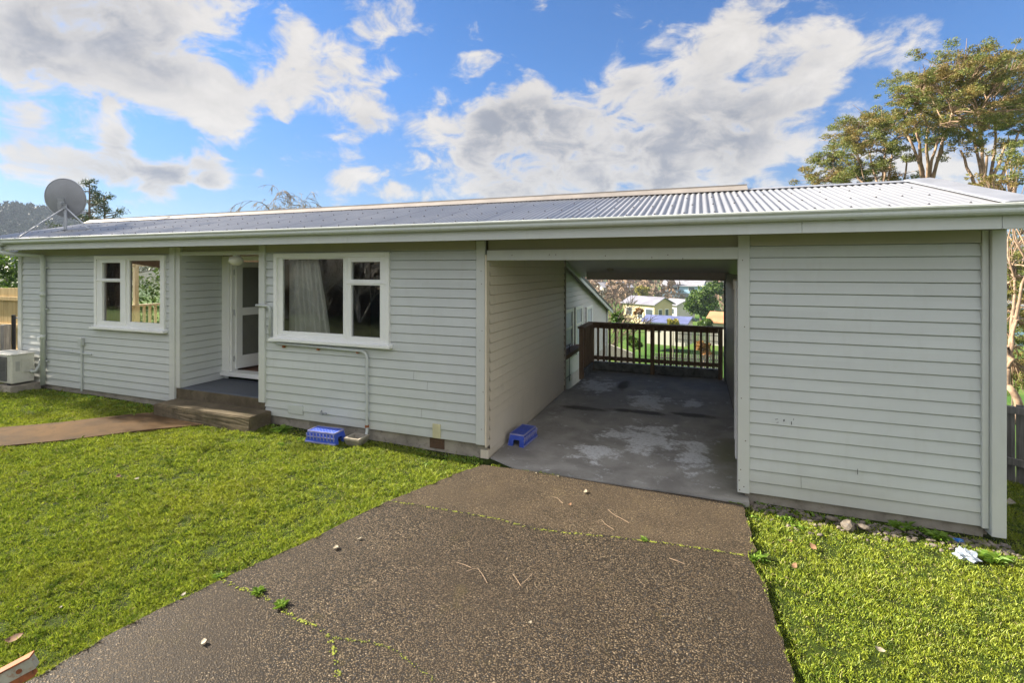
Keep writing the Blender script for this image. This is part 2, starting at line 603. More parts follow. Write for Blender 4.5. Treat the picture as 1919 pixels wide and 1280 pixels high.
def m_leaf(name, c1, c2, c3=None, trans=0.35, rough=0.55, nscale=1.2, hi=0.35):
    """two-sided leaf with light passing through; patches of another hue across the crown"""
    m, t, out = new_mat(name)
    co = obj_co(t)
    g = t.n('ShaderNodeNewGeometry')
    c = t.mix(g.outputs['Random Per Island'], c4(c1), c4(c2))
    if c3:
        n = t.noise(co, nscale, 4, 0.6)
        c = t.mix(t.math('MULTIPLY', t.maprange(n, 0.45, 0.62), 0.6), c, c4(c3))
    p = t.n('ShaderNodeBsdfPrincipled')
    t.set(p.inputs['Base Color'], c)
    p.inputs['Roughness'].default_value = rough
    p.inputs['Specular IOR Level'].default_value = hi
    tr = t.n('ShaderNodeBsdfTranslucent')
    t.set(tr.inputs[0], c)
    mx = t.n('ShaderNodeMixShader')
    mx.inputs[0].default_value = trans
    t.t.links.new(p.outputs[0], mx.inputs[1])
    t.t.links.new(tr.outputs[0], mx.inputs[2])
    t.t.links.new(mx.outputs[0], out.inputs[0])
    return m


LEAF_E = m_leaf('eucalypt_leaf', (0.085, 0.125, 0.03), (0.24, 0.26, 0.065), (0.30, 0.18, 0.06))
LEAF_C = m_leaf('conifer_needles', (0.035, 0.06, 0.02), (0.09, 0.12, 0.03), (0.05, 0.075, 0.03), 0.15)
LEAF_D = m_leaf('dense_leaf', (0.045, 0.10, 0.015), (0.12, 0.19, 0.02), (0.03, 0.07, 0.015), 0.25)
LEAF_Y = m_leaf('yellow_leaf', (0.22, 0.22, 0.03), (0.32, 0.27, 0.05), None, 0.25)
LEAF_O = m_leaf('autumn_leaf', (0.26, 0.12, 0.03), (0.34, 0.19, 0.06), None, 0.3)
LEAF_H = m_leaf('hedge_leaf', (0.11, 0.08, 0.05), (0.22, 0.16, 0.11), (0.12, 0.10, 0.05), 0.1)
LEAF_G = m_leaf('weed_leaf', (0.10, 0.20, 0.02), (0.22, 0.34, 0.04), None, 0.3)
FOREST = m_leaf('forest_dark', (0.018, 0.03, 0.022), (0.035, 0.048, 0.03), None, 0.1)
FOREST_P = m_leaf('forest_pale', (0.075, 0.062, 0.056), (0.125, 0.10, 0.09), None, 0.05)


def m_grass():
    m, t, out = new_mat('grass_blades')
    co = obj_co(t)
    g = t.n('ShaderNodeNewGeometry')
    rnd = g.outputs['Random Per Island']
    c = t.mix(rnd, (0.085, 0.165, 0.013, 1), (0.44, 0.51, 0.048, 1))
    n = t.noise(co, 0.9, 5, 0.6)
    c = t.mix(t.math('MULTIPLY', t.maprange(n, 0.42, 0.66), 0.45), c, (0.36, 0.38, 0.035, 1))
    n2 = t.noise(co, 6.0, 4, 0.6)
    c = t.mix(t.math('MULTIPLY', t.maprange(n2, 0.52, 0.70), 0.7), c, (0.045, 0.11, 0.010, 1))
    n3 = t.noise(co, 3.1, 5, 0.7)
    c = t.mix(t.math('MULTIPLY', t.maprange(n3, 0.66, 0.74), 0.7), c, (0.30, 0.20, 0.04, 1))
    dry = t.math('GREATER_THAN', t.math('FRACT', t.math('MULTIPLY', rnd, 37.7)), 0.955)
    c = t.mix(dry, c, (0.36, 0.32, 0.14, 1))
    p = t.n('ShaderNodeBsdfPrincipled')
    t.set(p.inputs['Base Color'], c)
    p.inputs['Roughness'].default_value = 0.5
    p.inputs['Specular IOR Level'].default_value = 0.35
    tr = t.n('ShaderNodeBsdfTranslucent')
    t.set(tr.inputs[0], c)
    mx = t.n('ShaderNodeMixShader')
    mx.inputs[0].default_value = 0.22
    t.t.links.new(p.outputs[0], mx.inputs[1])
    t.t.links.new(tr.outputs[0], mx.inputs[2])
    t.t.links.new(mx.outputs[0], out.inputs[0])
    return m


GRASS = m_grass()


def m_ground():
    m, t, out = new_mat('ground_soil_and_turf')
    co = obj_co(t)
    n = t.noise(co, 7.0, 8, 0.65)
    n2 = t.noise(co, 0.09, 6, 0.6)
    c = t.mix(t.maprange(n, 0.35, 0.65), (0.014, 0.020, 0.004, 1), (0.035, 0.055, 0.006, 1))
    far = t.mix(t.maprange(n2, 0.42, 0.58), (0.055, 0.125, 0.018, 1), (0.10, 0.16, 0.03, 1))
    sp = t.n('ShaderNodeSeparateXYZ')
    t.set(sp.inputs[0], co)
    dist = t.vmath('LENGTH', co, out=1)
    c = t.mix(t.maprange(dist, 14, 26), c, far)
    c = t.mix(t.maprange(dist, 190, 330), c, (0.07, 0.075, 0.05, 1))
    principled(t, out, c, 0.95, 0, 0.15, bump(t, n, 0.6, 0.03))
    return m


GROUND = m_ground()


def m_drive():
    m, t, out = new_mat('exposed_aggregate')
    co = obj_co(t)
    vd = t.n('ShaderNodeTexVoronoi', feature='F1')
    wob = t.vmath('ADD', co, t.scale(t.noise(co, 30, 3, 0.6, 0, 1), (0.016, 0.016, 0.016)))
    t.set(vd.inputs['Vector'], t.scale(wob, (1, 1.3, 1)))
    vd.inputs['Scale'].default_value = 84
    dist = vd.outputs['Distance']
    sepc = t.n('ShaderNodeSeparateColor')
    t.set(sepc.inputs[0], vd.outputs['Color'])
    rv = sepc.outputs[0]
    rv2 = sepc.outputs[1]
    rv3 = sepc.outputs[2]
    size = t.maprange(rv3, 0, 1, 0.36, 0.66, False)
    q = t.math('DIVIDE', dist, size)
    dome = t.math('SQRT', t.math('MAXIMUM', t.math('SUBTRACT', 1.0, t.math('MULTIPLY', q, q)), 0.0))
    stone = t.mix(rv, (0.100, 0.072, 0.044, 1), (0.20, 0.148, 0.092, 1))
    stone = t.mix(t.math('GREATER_THAN', rv2, 0.93), stone, (0.33, 0.26, 0.175, 1))
    stone = t.mix(t.math('LESS_THAN', rv2, 0.22), stone, (0.05, 0.046, 0.045, 1))
    c = t.mix(t.maprange(dome, 0.05, 0.5), (0.022, 0.017, 0.012, 1), stone)
    big = t.noise(co, 0.75, 7, 0.62)
    c = t.mix(t.math('MULTIPLY', t.maprange(big, 0.44, 0.66), 0.5), c, (0.045, 0.033, 0.022, 1))
    n3 = t.noise(co, 2.6, 6, 0.7)
    c = t.mix(t.math('MULTIPLY', t.maprange(n3, 0.58, 0.75), 0.35), c, (0.085, 0.07, 0.02, 1))
    # the strip nearest the carport is tinted tan, standing in for grazing light
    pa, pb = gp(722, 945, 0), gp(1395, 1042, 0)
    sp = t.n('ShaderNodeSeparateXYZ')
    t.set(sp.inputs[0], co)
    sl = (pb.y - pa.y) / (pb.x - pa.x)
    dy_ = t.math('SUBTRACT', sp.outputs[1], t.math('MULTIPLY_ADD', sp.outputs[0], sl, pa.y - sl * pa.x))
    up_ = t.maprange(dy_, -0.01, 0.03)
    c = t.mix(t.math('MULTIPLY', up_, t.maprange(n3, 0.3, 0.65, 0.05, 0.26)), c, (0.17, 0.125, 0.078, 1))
    big2 = t.noise(co, 0.42, 5, 0.6)
    c = t.mix(t.math('MULTIPLY', t.maprange(big2, 0.5, 0.68), 0.45), c, (0.03, 0.024, 0.018, 1))
    h = t.math('MULTIPLY', dome, t.maprange(rv, 0, 1, 0.45, 1.0, False))
    tilt = t.noise(co, 120, 3, 0.5)
    h = t.math('MULTIPLY_ADD', tilt, 0.25, h)
    principled(t, out, c, 0.62, 0, 0.24, bump(t, h, 1.0, 0.011))
    return m


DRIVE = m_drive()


def m_slab():
    """carport slab: dark grimy concrete with pale scoured patches and a damp brown streak"""
    m, t, out = new_mat('stained_carport_concrete')
    co = obj_co(t)
    n = t.noise(co, 1.5, 7, 0.65, 0.4)
    fine = t.noise(co, 24, 6, 0.65)
    c = t.mix(t.maprange(n, 0.32, 0.68), (0.24, 0.225, 0.205, 1), (0.42, 0.40, 0.37, 1))
    # pale patches: soft blobs broken by noise
    sp = t.n('ShaderNodeSeparateXYZ')
    t.set(sp.inputs[0], co)

    def blob(x, y, rx, ry):
        a = t.math('DIVIDE', t.math('SUBTRACT', sp.outputs[0], x), rx)
        b = t.math('DIVIDE', t.math('SUBTRACT', sp.outputs[1], y), ry)
        r2 = t.math('ADD', t.math('MULTIPLY', a, a), t.math('MULTIPLY', b, b))
        return t.math('EXPONENT', t.math('MULTIPLY', r2, -1.0))
    pn = t.math('MULTIPLY', t.math('SUBTRACT', t.noise(co, 3.4, 12, 0.78, 0.2), 0.5), 4.4)
    pale = None
    for (bpx, bpy, rx, ry) in ((1215, 822, .42, .62), (1120, 850, .26, .30), (1300, 850, .18, .55), (1170, 815, .35, .22), (1120, 722, .34, .55), (1215, 752, .35, .55), (1300, 755, .2, .22)):
        p = gp(bpx, bpy, 0)
        b = blob(p.x, p.y, rx, ry)
        pale = b if pale is None else t.math('MAXIMUM', pale, b)
    c = t.mix(t.math('MULTIPLY', t.maprange(t.math('ADD', pale, pn), 0.26, 0.75), t.maprange(fine, 0.25, 0.6, 0.35, 0.95)), c, (0.80, 0.81, 0.82, 1))
    damp = None
    for (bpx, bpy, rx, ry) in ((1090, 765, .55, .16), (1200, 772, .75, .15), (1300, 778, .5, .16), (1170, 722, .16, .6), (1330, 700, .5, .2), (1230, 700, 1.2, .16)):
        p = gp(bpx, bpy, 0)
        b = blob(p.x, p.y, rx, ry)
        damp = b if damp is None else t.math('MAXIMUM', damp, b)
    c = t.mix(t.maprange(t.math('ADD', damp, t.math('MULTIPLY', pn, 0.35)), 0.35, 0.9), c, (0.085, 0.068, 0.052, 1))
    mossn = t.noise(co, 1.1, 6, 0.6)
    p = gp(1345, 850, 0)
    ms = t.math('MULTIPLY', blob(p.x + .15, p.y, .3, 1.1), t.maprange(mossn, 0.35, 0.6))
    c = t.mix(t.math('MULTIPLY', ms, 0.7), c, (0.12, 0.12, 0.035, 1))
    c = t.mix(t.math('MULTIPLY', t.maprange(fine, 0.55, 0.8), 0.35), c, (0.05, 0.048, 0.042, 1))
    principled(t, out, c, t.maprange(n, 0.3, 0.7, 0.55, 0.9), 0, 0.35, bump(t, fine, 0.35, 0.006))
    return m


SLAB = m_slab()
PATHM = m_basic('brown_path_concrete', (0.085, 0.052, 0.026), var=0.3, scale=2.2, rough=0.85, bstr=0.5, bscale=80, dirt=(0.04, 0.03, 0.018), dirt_amt=0.7, spec=0.08)
EDGEC = m_basic('slab_edge_concrete', (0.22, 0.16, 0.11), var=0.3, scale=9, rough=0.9, bstr=0.6)


# ------------------------------------------------------------------ terrain
def smooth(a):
    a = np.clip(a, 0, 1)
    return a * a * (3 - 2 * a)


def ground_z(x, y):
    x = np.asarray(x, float)
    y = np.asarray(y, float)
    z = -0.045 - 0.011 * np.clip(x, -16, 6)
    s = smooth((x + 13.5) / 3.0)
    z = z - s * 0.10 * np.clip(y - 6, 0, 6) - 0.34 * np.clip(y - 12.4 - (1 - s) * 8, 0, 20) - 0.03 * np.clip(y - 32, 0, 70)
    sr = smooth((x - 3.2) / 4.0)
    z = z - sr * 0.22 * np.clip(y - 5, 0, 9)
    z = z + 0.012 * np.sin(x * 2.3 + y) * np.cos(y * 1.9 - x * .7)
    r = np.hypot(x, y)
    front = smooth((y + 50) / 100)
    z = z + smooth((r - 170) / 260) * (11 + 5 * np.sin(x / 71.0) + 4 * np.cos(y / 53.0))
    z = z + 48 * np.exp(-((x + 610) ** 2 + (y - 262) ** 2) / (2 * 80 ** 2))
    return z


def axis_pts(lo, hi, fine_lo, fine_hi, step):
    a = list(np.arange(fine_lo, fine_hi + 1e-6, step))
    s = step
    v = a[-1]
    while v < hi:
        s *= 1.17
        v += s
        a.append(v)
    s = step
    v = a[0]
    while v > lo:
        s *= 1.17
        v -= s
        a.insert(0, v)
    return np.array(a)


gx = axis_pts(-1500, 1500, -14, 7, 0.22)
gy = axis_pts(-1500, 1500, -1, 14, 0.22)
GX, GY = np.meshgrid(gx, gy)
GZ = ground_z(GX, GY)
# the ground is cut down under slabs so that they sit in it, not on it
nx, ny = len(gx), len(gy)
idx = np.arange(nx * ny).reshape(ny, nx)
quads = np.stack([idx[:-1, :-1], idx[:-1, 1:], idx[1:, 1:], idx[1:, :-1]], -1).reshape(-1, 4)
gverts = np.stack([GX, GY, GZ], -1).reshape(-1, 3)
struct(np_mesh('ground', gverts, quads, GROUND, smooth=True))


# ------------------------------------------------------------------ driveway, carport floor, path
def poly_slab(name, pts, mat, zf, thick, sub=0.25, edge_mat=None):
    """slab with a grid top clipped to a polygon (bmesh), following the height function zf"""
    bm = bmesh.new()
    vs = [bm.verts.new((p[0], p[1], 0)) for p in pts]
    f = bm.faces.new(vs)
    xs = [p[0] for p in pts]
    ys = [p[1] for p in pts]
    for a in np.arange(min(xs) + sub, max(xs), sub):
        bmesh.ops.bisect_plane(bm, geom=bm.verts[:] + bm.edges[:] + bm.faces[:], plane_co=(a, 0, 0), plane_no=(1, 0, 0))
    for a in np.arange(min(ys) + sub, max(ys), sub):
        bmesh.ops.bisect_plane(bm, geom=bm.verts[:] + bm.edges[:] + bm.faces[:], plane_co=(0, a, 0), plane_no=(0, 1, 0))
    r = bmesh.ops.extrude_face_region(bm, geom=bm.faces[:])
    for e in r['geom']:
        if isinstance(e, bmesh.types.BMVert):
            e.co.z = -thick
    bmesh.ops.recalc_face_normals(bm, faces=bm.faces)
    for v in bm.verts:
        v.co.z += float(zf(v.co.x, v.co.y))
    me = bpy.data.meshes.new(name)
    bm.to_mesh(me)
    bm.free()
    me.materials.append(mat)
    o = bpy.data.objects.new(name, me)
    COL.objects.link(o)
    return struct(o)


def drive_z(x, y):
    return ground_z(x, y) + 0.045


# outlines read off the ground
dl = [(60, 1278), (240, 1178), (415, 1092), (560, 1024), (720, 946), (800, 912), (868, 884), (905, 872)]
dr = [(1392, 948), (1404, 985), (1418, 1035), (1402, 1046), (1436, 1100), (1462, 1180), (1490, 1279)]


def jag(pts, amp=0.012, n=5, seed=3):
    r = random.Random(seed)
    out = []
    for a, b in zip(pts[:-1], pts[1:]):
        for k in range(n):
            f = k / n
            out.append((a[0] + (b[0] - a[0]) * f + r.uniform(-amp, amp), a[1] + (b[1] - a[1]) * f + r.uniform(-amp, amp)))
    out.append(pts[-1])
    return out


L = [tuple(gp(x, y, 0.02)[:2]) for x, y in dl]
R = [tuple(gp(x, y, -0.02)[:2]) for x, y in dr]
d0 = np.array(L[0]) - np.array(L[2])
L0 = tuple(np.array(L[0]) + d0 * 2.2)
d1 = np.array(R[-1]) - np.array(R[-2])
R0 = tuple(np.array(R[-1]) + d1 * 6.0)
left_edge = jag([L0] + L)
right_edge = jag(R + [R0], seed=5)
DRIVE_POLY = left_edge + right_edge
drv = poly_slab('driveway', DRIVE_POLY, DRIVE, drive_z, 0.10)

floor_poly = [(-2.50, 5.84), (-2.50, 9.66), (-2.44, 9.70), (-2.40, 10.7), (-2.44, 11.95), (0.6, 11.95), (0.60, 6.9), (0.49, 6.9), (0.49, 5.66), (-2.05, 5.61)]
struct(poly_slab('carport_floor', floor_poly, SLAB, lambda x, y: 0.0, 0.25, sub=0.6))

pp = [(-30, 803), (120, 789), (300, 770), (352, 775), (392, 789), (300, 799), (150, 818), (-30, 838)]
PATH_POLY = [tuple(gp(x, y, 0.10)[:2]) for x, y in pp]
poly_slab('path', PATH_POLY, PATHM, lambda x, y: ground_z(x, y) + 0.03, 0.06, sub=0.4)

# ------------------------------------------------------------------ the house
D = 5.8
P = 0.1245
house = thing('house', (-5.0, 8.0, 0.0), 'long single storey weatherboard house with grey corrugated roof, recessed porch and open carport', 'house')


def boards(mb, o, ud, n, u0, u1, z0, z1, phase, pitch=P, proj=0.019):
    """bevelled weatherboards; o origin on the wall plane, ud unit direction, n outward normal"""
    o, ud, n = Vector(o), Vector(ud), Vector(n)
    k = math.floor((z0 - phase) / pitch + 1e-6)
    up = Vector((0, 0, 1))
    flip = ud.cross(up).dot(n) < 0
    while True:
        a = phase + k * pitch
        b = a + pitch
        if a >= z1 - 1e-5:
            break
        za, zb = max(a, z0), min(b, z1)
        jr = math.sin(k * 12.9898 + o.x * 3.1 + o.y * 7.7) * .0012
        fa = proj + jr - (proj - 0.003) * (za - a) / pitch
        fb = proj - (proj - 0.003) * (zb - a) / pitch
        # rounded lower nose and slightly hollow face, like milled boards
        rows = [(za, fa - 0.004), (min(za + 0.003, zb), fa), (max(za, min(zb, b - 0.010)), fb), (zb, -0.010)]
        vs, fs = [], []
        for (z, off) in rows:
            vs += [o + ud * u0 + n * off + up * z, o + ud * u1 + n * off + up * z]
        vs += [o + ud * u0 + n * -.010 + up * za, o + ud * u1 + n * -.010 + up * za]
        seq = [(8, 9)] + [(2 * i, 2 * i + 1) for i in range(4)]
        for (p, q), (r, s) in zip(seq[:-1], seq[1:]):
            fs.append((p, q, s, r) if not flip else (r, s, q, p))
        mb.add(vs, fs)
        k += 1


FY = (0, D, 0)
UX = (1, 0, 0)
NF = (0, -1, 0)
ZT = 2.79
PH_M, PH_S = 0.170, 0.052
W1 = (-10.33, -8.465, 1.33, 2.645)
W2 = (-6.05, -3.98, 1.33, 2.645)


def wall_with_hole(mb, u0, u1, z0, z1, hole, phase):
    hx0, hx1, hz0, hz1 = hole
    boards(mb, FY, UX, NF, u0, hx0, z0, z1, phase)
    boards(mb, FY, UX, NF, hx1, u1, z0, z1, phase)
    boards(mb, FY, UX, NF, hx0, hx1, z0, hz0, phase)
    boards(mb, FY, UX, NF, hx0, hx1, hz1, z1, phase)


mb = MB()
wall_with_hole(mb, -12.70, -8.25, PH_M, ZT, (W1[0] + .03, W1[1] - .03, W1[2] - .02, W1[3] - .02), PH_M)
mb.build('wall', BOARD, house)
mb = MB()
wall_with_hole(mb, -6.28, -2.60, PH_M, ZT, (W2[0] + .03, W2[1] - .03, W2[2] - .02, W2[3] - .02), PH_M)
mb.build('wall', BOARD, house)
mb = MB()
boards(mb, (-8.11, 0, 0), (0, 1, 0), (1, 0, 0), 5.80, 6.62, 0.42, ZT, PH_M)       # porch side wall
boards(mb, (0, 6.6, 0), UX, NF, -8.11, -7.98, 0.42, ZT, PH_M)
mb.build('porch_wall', BOARD, house)
mb = MB()
boards(mb, (-6.30, 0, 0), (0, 1, 0), (-1, 0, 0), 5.86, 6.6, 0.42, ZT, PH_M)
mb.build('porch_wall', BOARD, house)
mb = MB()
boards(mb, (-12.70, 0, 0), (0, 1, 0), (-1, 0, 0), 5.8, 6.25, PH_M, 2.9, PH_M)
mb.build('wall', BOARD, house)

mb = MB()
boards(mb, FY, UX, NF, 0.50, 2.44, PH_S, ZT, PH_S)
mb.build('shed_wall', BOARD, house)
mb = MB()
boards(mb, (2.53, 0, 0), (0, 1, 0), (1, 0, 0), 5.8, 12.0, PH_S, 2.2, PH_S)
mb.build('shed_wall', BOARD, house)

mb = MB()
boards(mb, (-2.53, 0, 0), (0, 1, 0), (1, 0, 0), 5.86, 9.66, 0.09, 2.79, 0.09)
mb.box(-2.63, -2.518, D + .02, 9.60, -.3, .089)
o = mb.build('carport_side_wall', BOARD_WARM, house)
o['label'] = 'cream weatherboard wall on the left inside the carport'

# backing shell (plain linings behind the boards)
mb = MB()


def shell_hole(y0, y1, u0, u1, z0, z1, hole):
    hx0, hx1, hz0, hz1 = hole
    mb.box(u0, hx0, y0, y1, z0, z1)
    mb.box(hx1, u1, y0, y1, z0, z1)
    mb.box(hx0, hx1, y0, y1, z0, hz0)
    mb.box(hx0, hx1, y0, y1, hz1, z1)


shell_hole(D + .012, D + .10, -12.69, -8.20, .20, 2.78, (W1[0] + .05, W1[1] - .05, W1[2], W1[3] - .05))
shell_hole(D + .012, D + .10, -6.26, -2.62, .20, 2.78, (W2[0] + .05, W2[1] - .05, W2[2], W2[3] - .05))
mb.box(0.52, 2.52, D + .012, D + .1, .06, 2.78)
mb.box(-8.20, -8.125, D + .012, 6.70, .2, 2.78)
mb.box(-6.295, -6.2, D + .11, 6.70, .2, 2.78)
mb.box(-12.69, -12.60, D + .1, 6.25, .2, 2.9)
mb.box(-12.69, -12.60, 6.25, 10.9, .2, 1.0)
mb.box(-12.69, -12.60, 6.25, 10.9, 2.62, 2.9)
mb.box(-12.69, -12.60, 6.25, 7.3, 1.0, 2.62)
mb.box(-12.69, -12.60, 10.9, 16.6, -3, 2.0)
mb.box(-2.64, -2.545, D + .1, 9.64, -.3, 2.80)      # carport left wall core
mb.box(-2.64, -2.50, 9.645, 9.70, -.3, 2.80)
mb.box(2.44, 2.518, D + .1, 11.98, -.6, 2.2)       # shed right wall core
for k in range(0, len(mb.v), 8):
    one = MB()
    one.v = mb.v[k:k + 8]
    one.f = [(3, 2, 1, 0), (4, 5, 6, 7), (0, 1, 5, 4), (1, 2, 6, 5), (2, 3, 7, 6), (3, 0, 4, 7)]
    one.build('wall_lining', INT_WALL, house)

# interior rooms
mb = MB()
mb.box(-12.6, -8.2, D + .1, 12.0, .48, .559)
mb.box(-6.29, -2.64, D + .1, 12.0, .48, .559)
mb.box(-8.2, -6.29, 6.75, 12.0, .48, .559)
mb.build('interior_floor', INT_FLOOR, house)
mb = MB()
mb.box(-12.6, -2.65, D + .1, 10.3, 2.70, 2.72)      # ceilings
mb.box(-12.55, -8.3, 11.0, 11.05, .56, 2.46)          # back wall of the left room
mb.box(-8.26, -8.21, 6.7, 11.0, .56, 2.46)
mb.box(-6.40, -2.7, 8.6, 8.65, .56, 2.70)
mb.box(-6.35, -6.31, 6.7, 8.6, .56, 2.70)
mb.box(-8.2, -6.4, 9.0, 9.05, .56, 2.70)
mb.build('interior_walls', INT_WALL, house)

# foundations
mb = MB()
mb.box(-12.66, -8.12, D + .025, D + .2, -.3, .185)
mb.box(-12.66, -12.5, D + .2, 12, -.3, .185)
mb.build('foundation', CONC, house)
MB().box(-6.27, -2.55, D + .025, D + .2, -.3, .185).build('foundation', CONC, house)
MB().box(0.46, 2.46, D + .03, D + .2, -.3, .10).build('foundation', CONC, house)

# trims and posts
def trim(name, x0, x1, y0, y1, z0, z1, mat=TRIM):
    return MB().bbox(x0, x1, y0, y1, z0, z1, .004).build(name, mat, house)


trim('corner_trim', -2.672, -2.552, D - .034, D + .02, .165, 2.78)
trim('corner_trim', -2.550, -2.526, D - .030, D + .075, .14, 2.6, BOARD_WARM)
trim('corner_trim', .385, .499, D - .034, D + .075, .045, 2.78)
trim('corner_trim', 2.425, 2.475, D - .040, D + .02, .045, 2.78)
trim('corner_post', 2.478, 2.585, D - .075, D + .06, -.005, 2.78)
trim('porch_post', -8.32, -8.20, D - .06, D + .03, .175, 2.78)
trim('porch_post', -8.198, -8.105, D - .035, D + .075, .42, 2.78)
trim('porch_post', -6.345, -6.225, D - .05, D + .055, .36, 2.78)
trim('corner_trim', -12.74, -12.62, D - .034, D + .05, .165, 2.78)
trim('door_beam', -8.105, -6.346, D - .02, D + .09, 2.635, 2.70)
trim('carport_beam', -2.525, .400, D - .030, D + .10, 2.525, 2.655)
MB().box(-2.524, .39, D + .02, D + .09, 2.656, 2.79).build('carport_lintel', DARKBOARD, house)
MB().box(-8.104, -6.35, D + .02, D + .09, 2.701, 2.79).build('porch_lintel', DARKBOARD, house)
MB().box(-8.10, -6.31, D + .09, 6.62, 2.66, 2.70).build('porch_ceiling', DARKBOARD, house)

# frieze strip under the soffit
mb = MB()
for a, b in ((-12.61, -8.33), (-6.22, -2.68), (.505, 2.42)):
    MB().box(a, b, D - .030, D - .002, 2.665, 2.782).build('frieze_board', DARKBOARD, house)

# soffit, fascia
YF = 5.30
XL, XR = -13.32, 2.62
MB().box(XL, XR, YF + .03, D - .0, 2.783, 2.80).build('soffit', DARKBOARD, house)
mb = MB()
for a, b in ((XL, -9.2), (-9.197, -4.3), (-4.297, .9), (.903, 2.36), (2.363, XR)):
    mb.bbox(a, b, YF, YF + .028, 2.757, 2.93, .002)
mb.build('fascia', FASCIA, house)
# barge at the left gable
TA = 0.252
YR, ZR = 7.35, 3.485
YE, ZE = 5.22, 3.485 - TA * (7.35 - 5.22)


def roof_z(y):
    return ZR - TA * abs(y - YR)


mb = MB()
for x0, x1 in ((XL - .0, XL + .03),):
    vs = []
    for x in (x0, x1):
        vs += [(x, YE + .05, roof_z(YE + .05) - .03), (x, YR, ZR - .03), (x, 16.8, roof_z(16.8) - .03),
               (x, 16.8, roof_z(16.8) - .2), (x, YR, ZR - .2), (x, YE + .05, roof_z(YE + .05) - .2)]
    mb.add(vs, [(0, 1, 4, 5), (1, 2, 3, 4), (6, 11, 10, 7), (7, 10, 9, 8), (0, 6, 7, 1), (1, 7, 8, 2), (5, 4, 10, 11), (4, 3, 9, 10)])
mb.build('barge_board', FASCIA, house)

# corrugated roof
PITCH = 0.0723


def corrugated(x0, x1, y0, y1, rows, up):
    n = int(round((x1 - x0) / PITCH * 8))
    xs = np.linspace(x0, x1, n + 1)
    prof = 0.0095 * np.cos(2 * np.pi * xs / PITCH)
    prof = np.sign(prof) * (np.abs(prof) / 0.0095) ** 0.8 * 0.0095
    ys = np.linspace(y0, y1, rows + 1)
    V = np.zeros((rows + 1, n + 1, 3))
    V[..., 0] = xs[None]
    V[..., 1] = ys[:, None]
    V[..., 2] = (ZR - TA * np.abs(ys - YR))[:, None] + prof[None]
    I = np.arange((rows + 1) * (n + 1)).reshape(rows + 1, n + 1)
    F = np.stack([I[:-1, :-1], I[:-1, 1:], I[1:, 1:], I[1:, :-1]], -1).reshape(-1, 4)
    return V.reshape(-1, 3), F


v1, f1 = corrugated(XL + .02, 2.52, YE, YR, 3, 1)
v2, f2 = corrugated(XL + .02, -2.72, YR, 16.95, 2, 1)
v3, f3 = corrugated(-2.72, 2.52, YR, 12.15, 2, 1)
V = np.concatenate([v1, v2, v3])
F = np.concatenate([f1, f2 + len(v1), f3 + len(v1) + len(v2)])
roof = np_mesh('roof', V, F, ROOF, house, smooth=True)
# raked lining below the steel
mb = MB()
for (x0, x1, y1) in ((XL + .03, -2.73, 16.9), (-2.728, 2.55, 12.1)):
    vs = []
    for x in (x0, x1):
        vs += [(x, YF + .03, roof_z(YF + .03) - .035), (x, YR, ZR - .035), (x, y1, roof_z(y1) - .035),
               (x, y1, roof_z(y1) - .075), (x, YR, ZR - .075), (x, YF + .03, roof_z(YF + .03) - .075)]
    mb.add(vs, [(0, 1, 4, 5), (1, 2, 3, 4), (6, 11, 10, 7), (7, 10, 9, 8), (0, 6, 7, 1), (1, 7, 8, 2), (5, 4, 10, 11), (4, 3, 9, 10), (0, 5, 11, 6), (2, 8, 9, 3)])
mb.build('roof_lining', CEIL, house)
# screws on the crests, in rows over the purlins
mb = MB()
k0 = math.ceil((XL + .1) / PITCH)
for row, yy in enumerate((5.34, 5.95, 6.6, 7.14)):
    k = k0 + (row % 2)
    while k * PITCH < 2.3:
        x = k * PITCH
        z = roof_z(yy) + .0095
        mb.tube([(x, yy, z - .002), (x, yy - .001, z + .004)], .0105, 6)
        mb.tube([(x, yy - .001, z + .004), (x, yy - .002, z + .011)], .006, 6)
        k += 3 if row % 2 else 4
scr = mb.build('screws', SCREW, roof)
scr['kind'] = 'stuff'
scr.matrix_parent_inverse = Matrix.Translation(-Vector(house.location))


def sub(o):
    """a sub-part given in world coordinates, under a part of the house"""
    o.matrix_parent_inverse = Matrix.Translation(-Vector(house.location))
    return o


for o in (scr,):
    o.matrix_parent_inverse = Matrix()
# ridge caps: a raised one over the left three quarters, a flatter one to the right
mb = MB()
mb.sweep_x([(YR - .15, ZR - .15 * TA + .016), (YR - .15, ZR - .15 * TA + .022), (YR - .03, ZR + .055), (YR - .03, ZR + .075), (YR + .05, ZR + .075), (YR + .16, ZR - .16 * TA + .02), (YR + .16, ZR - .16 * TA + .01)], XL, .60)
mb.build('ridge_cap', RIDGE, roof)
mb = MB()
mb.sweep_x([(YR - .13, ZR - .13 * TA + .014), (YR - .13, ZR - .13 * TA + .018), (YR, ZR + .022), (YR + .15, ZR - .15 * TA + .018), (YR + .15, ZR - .15 * TA + .012)], .602, 2.54)
mb.build('ridge_cap', FLASH, roof)
# barge flashing on the right gable
mb = MB()
for y1 in (12.2,):
    pr = [(2.33, .020), (2.335, .026), (2.37, .034), (2.60, .040), (2.61, .030), (2.61, -.14), (2.60, -.14), (2.60, .01)]
    ys = [YE - .02, YR, y1]
    n = len(pr)
    vs = []
    for y in ys:
        vs += [(x, y, roof_z(y) + dz) for x, dz in pr]
    fs = []
    for i in range(2):
        for k in range(n):
            k2 = (k + 1) % n
            fs.append((i * n + k, (i + 1) * n + k, (i + 1) * n + k2, i * n + k2))
    fs.append(tuple(range(n)))
    fs.append(tuple(range(2 * n, 3 * n))[::-1])
    mb.add(vs, fs)
mb.build('barge_flashing', FLASH, roof, fixn=True)

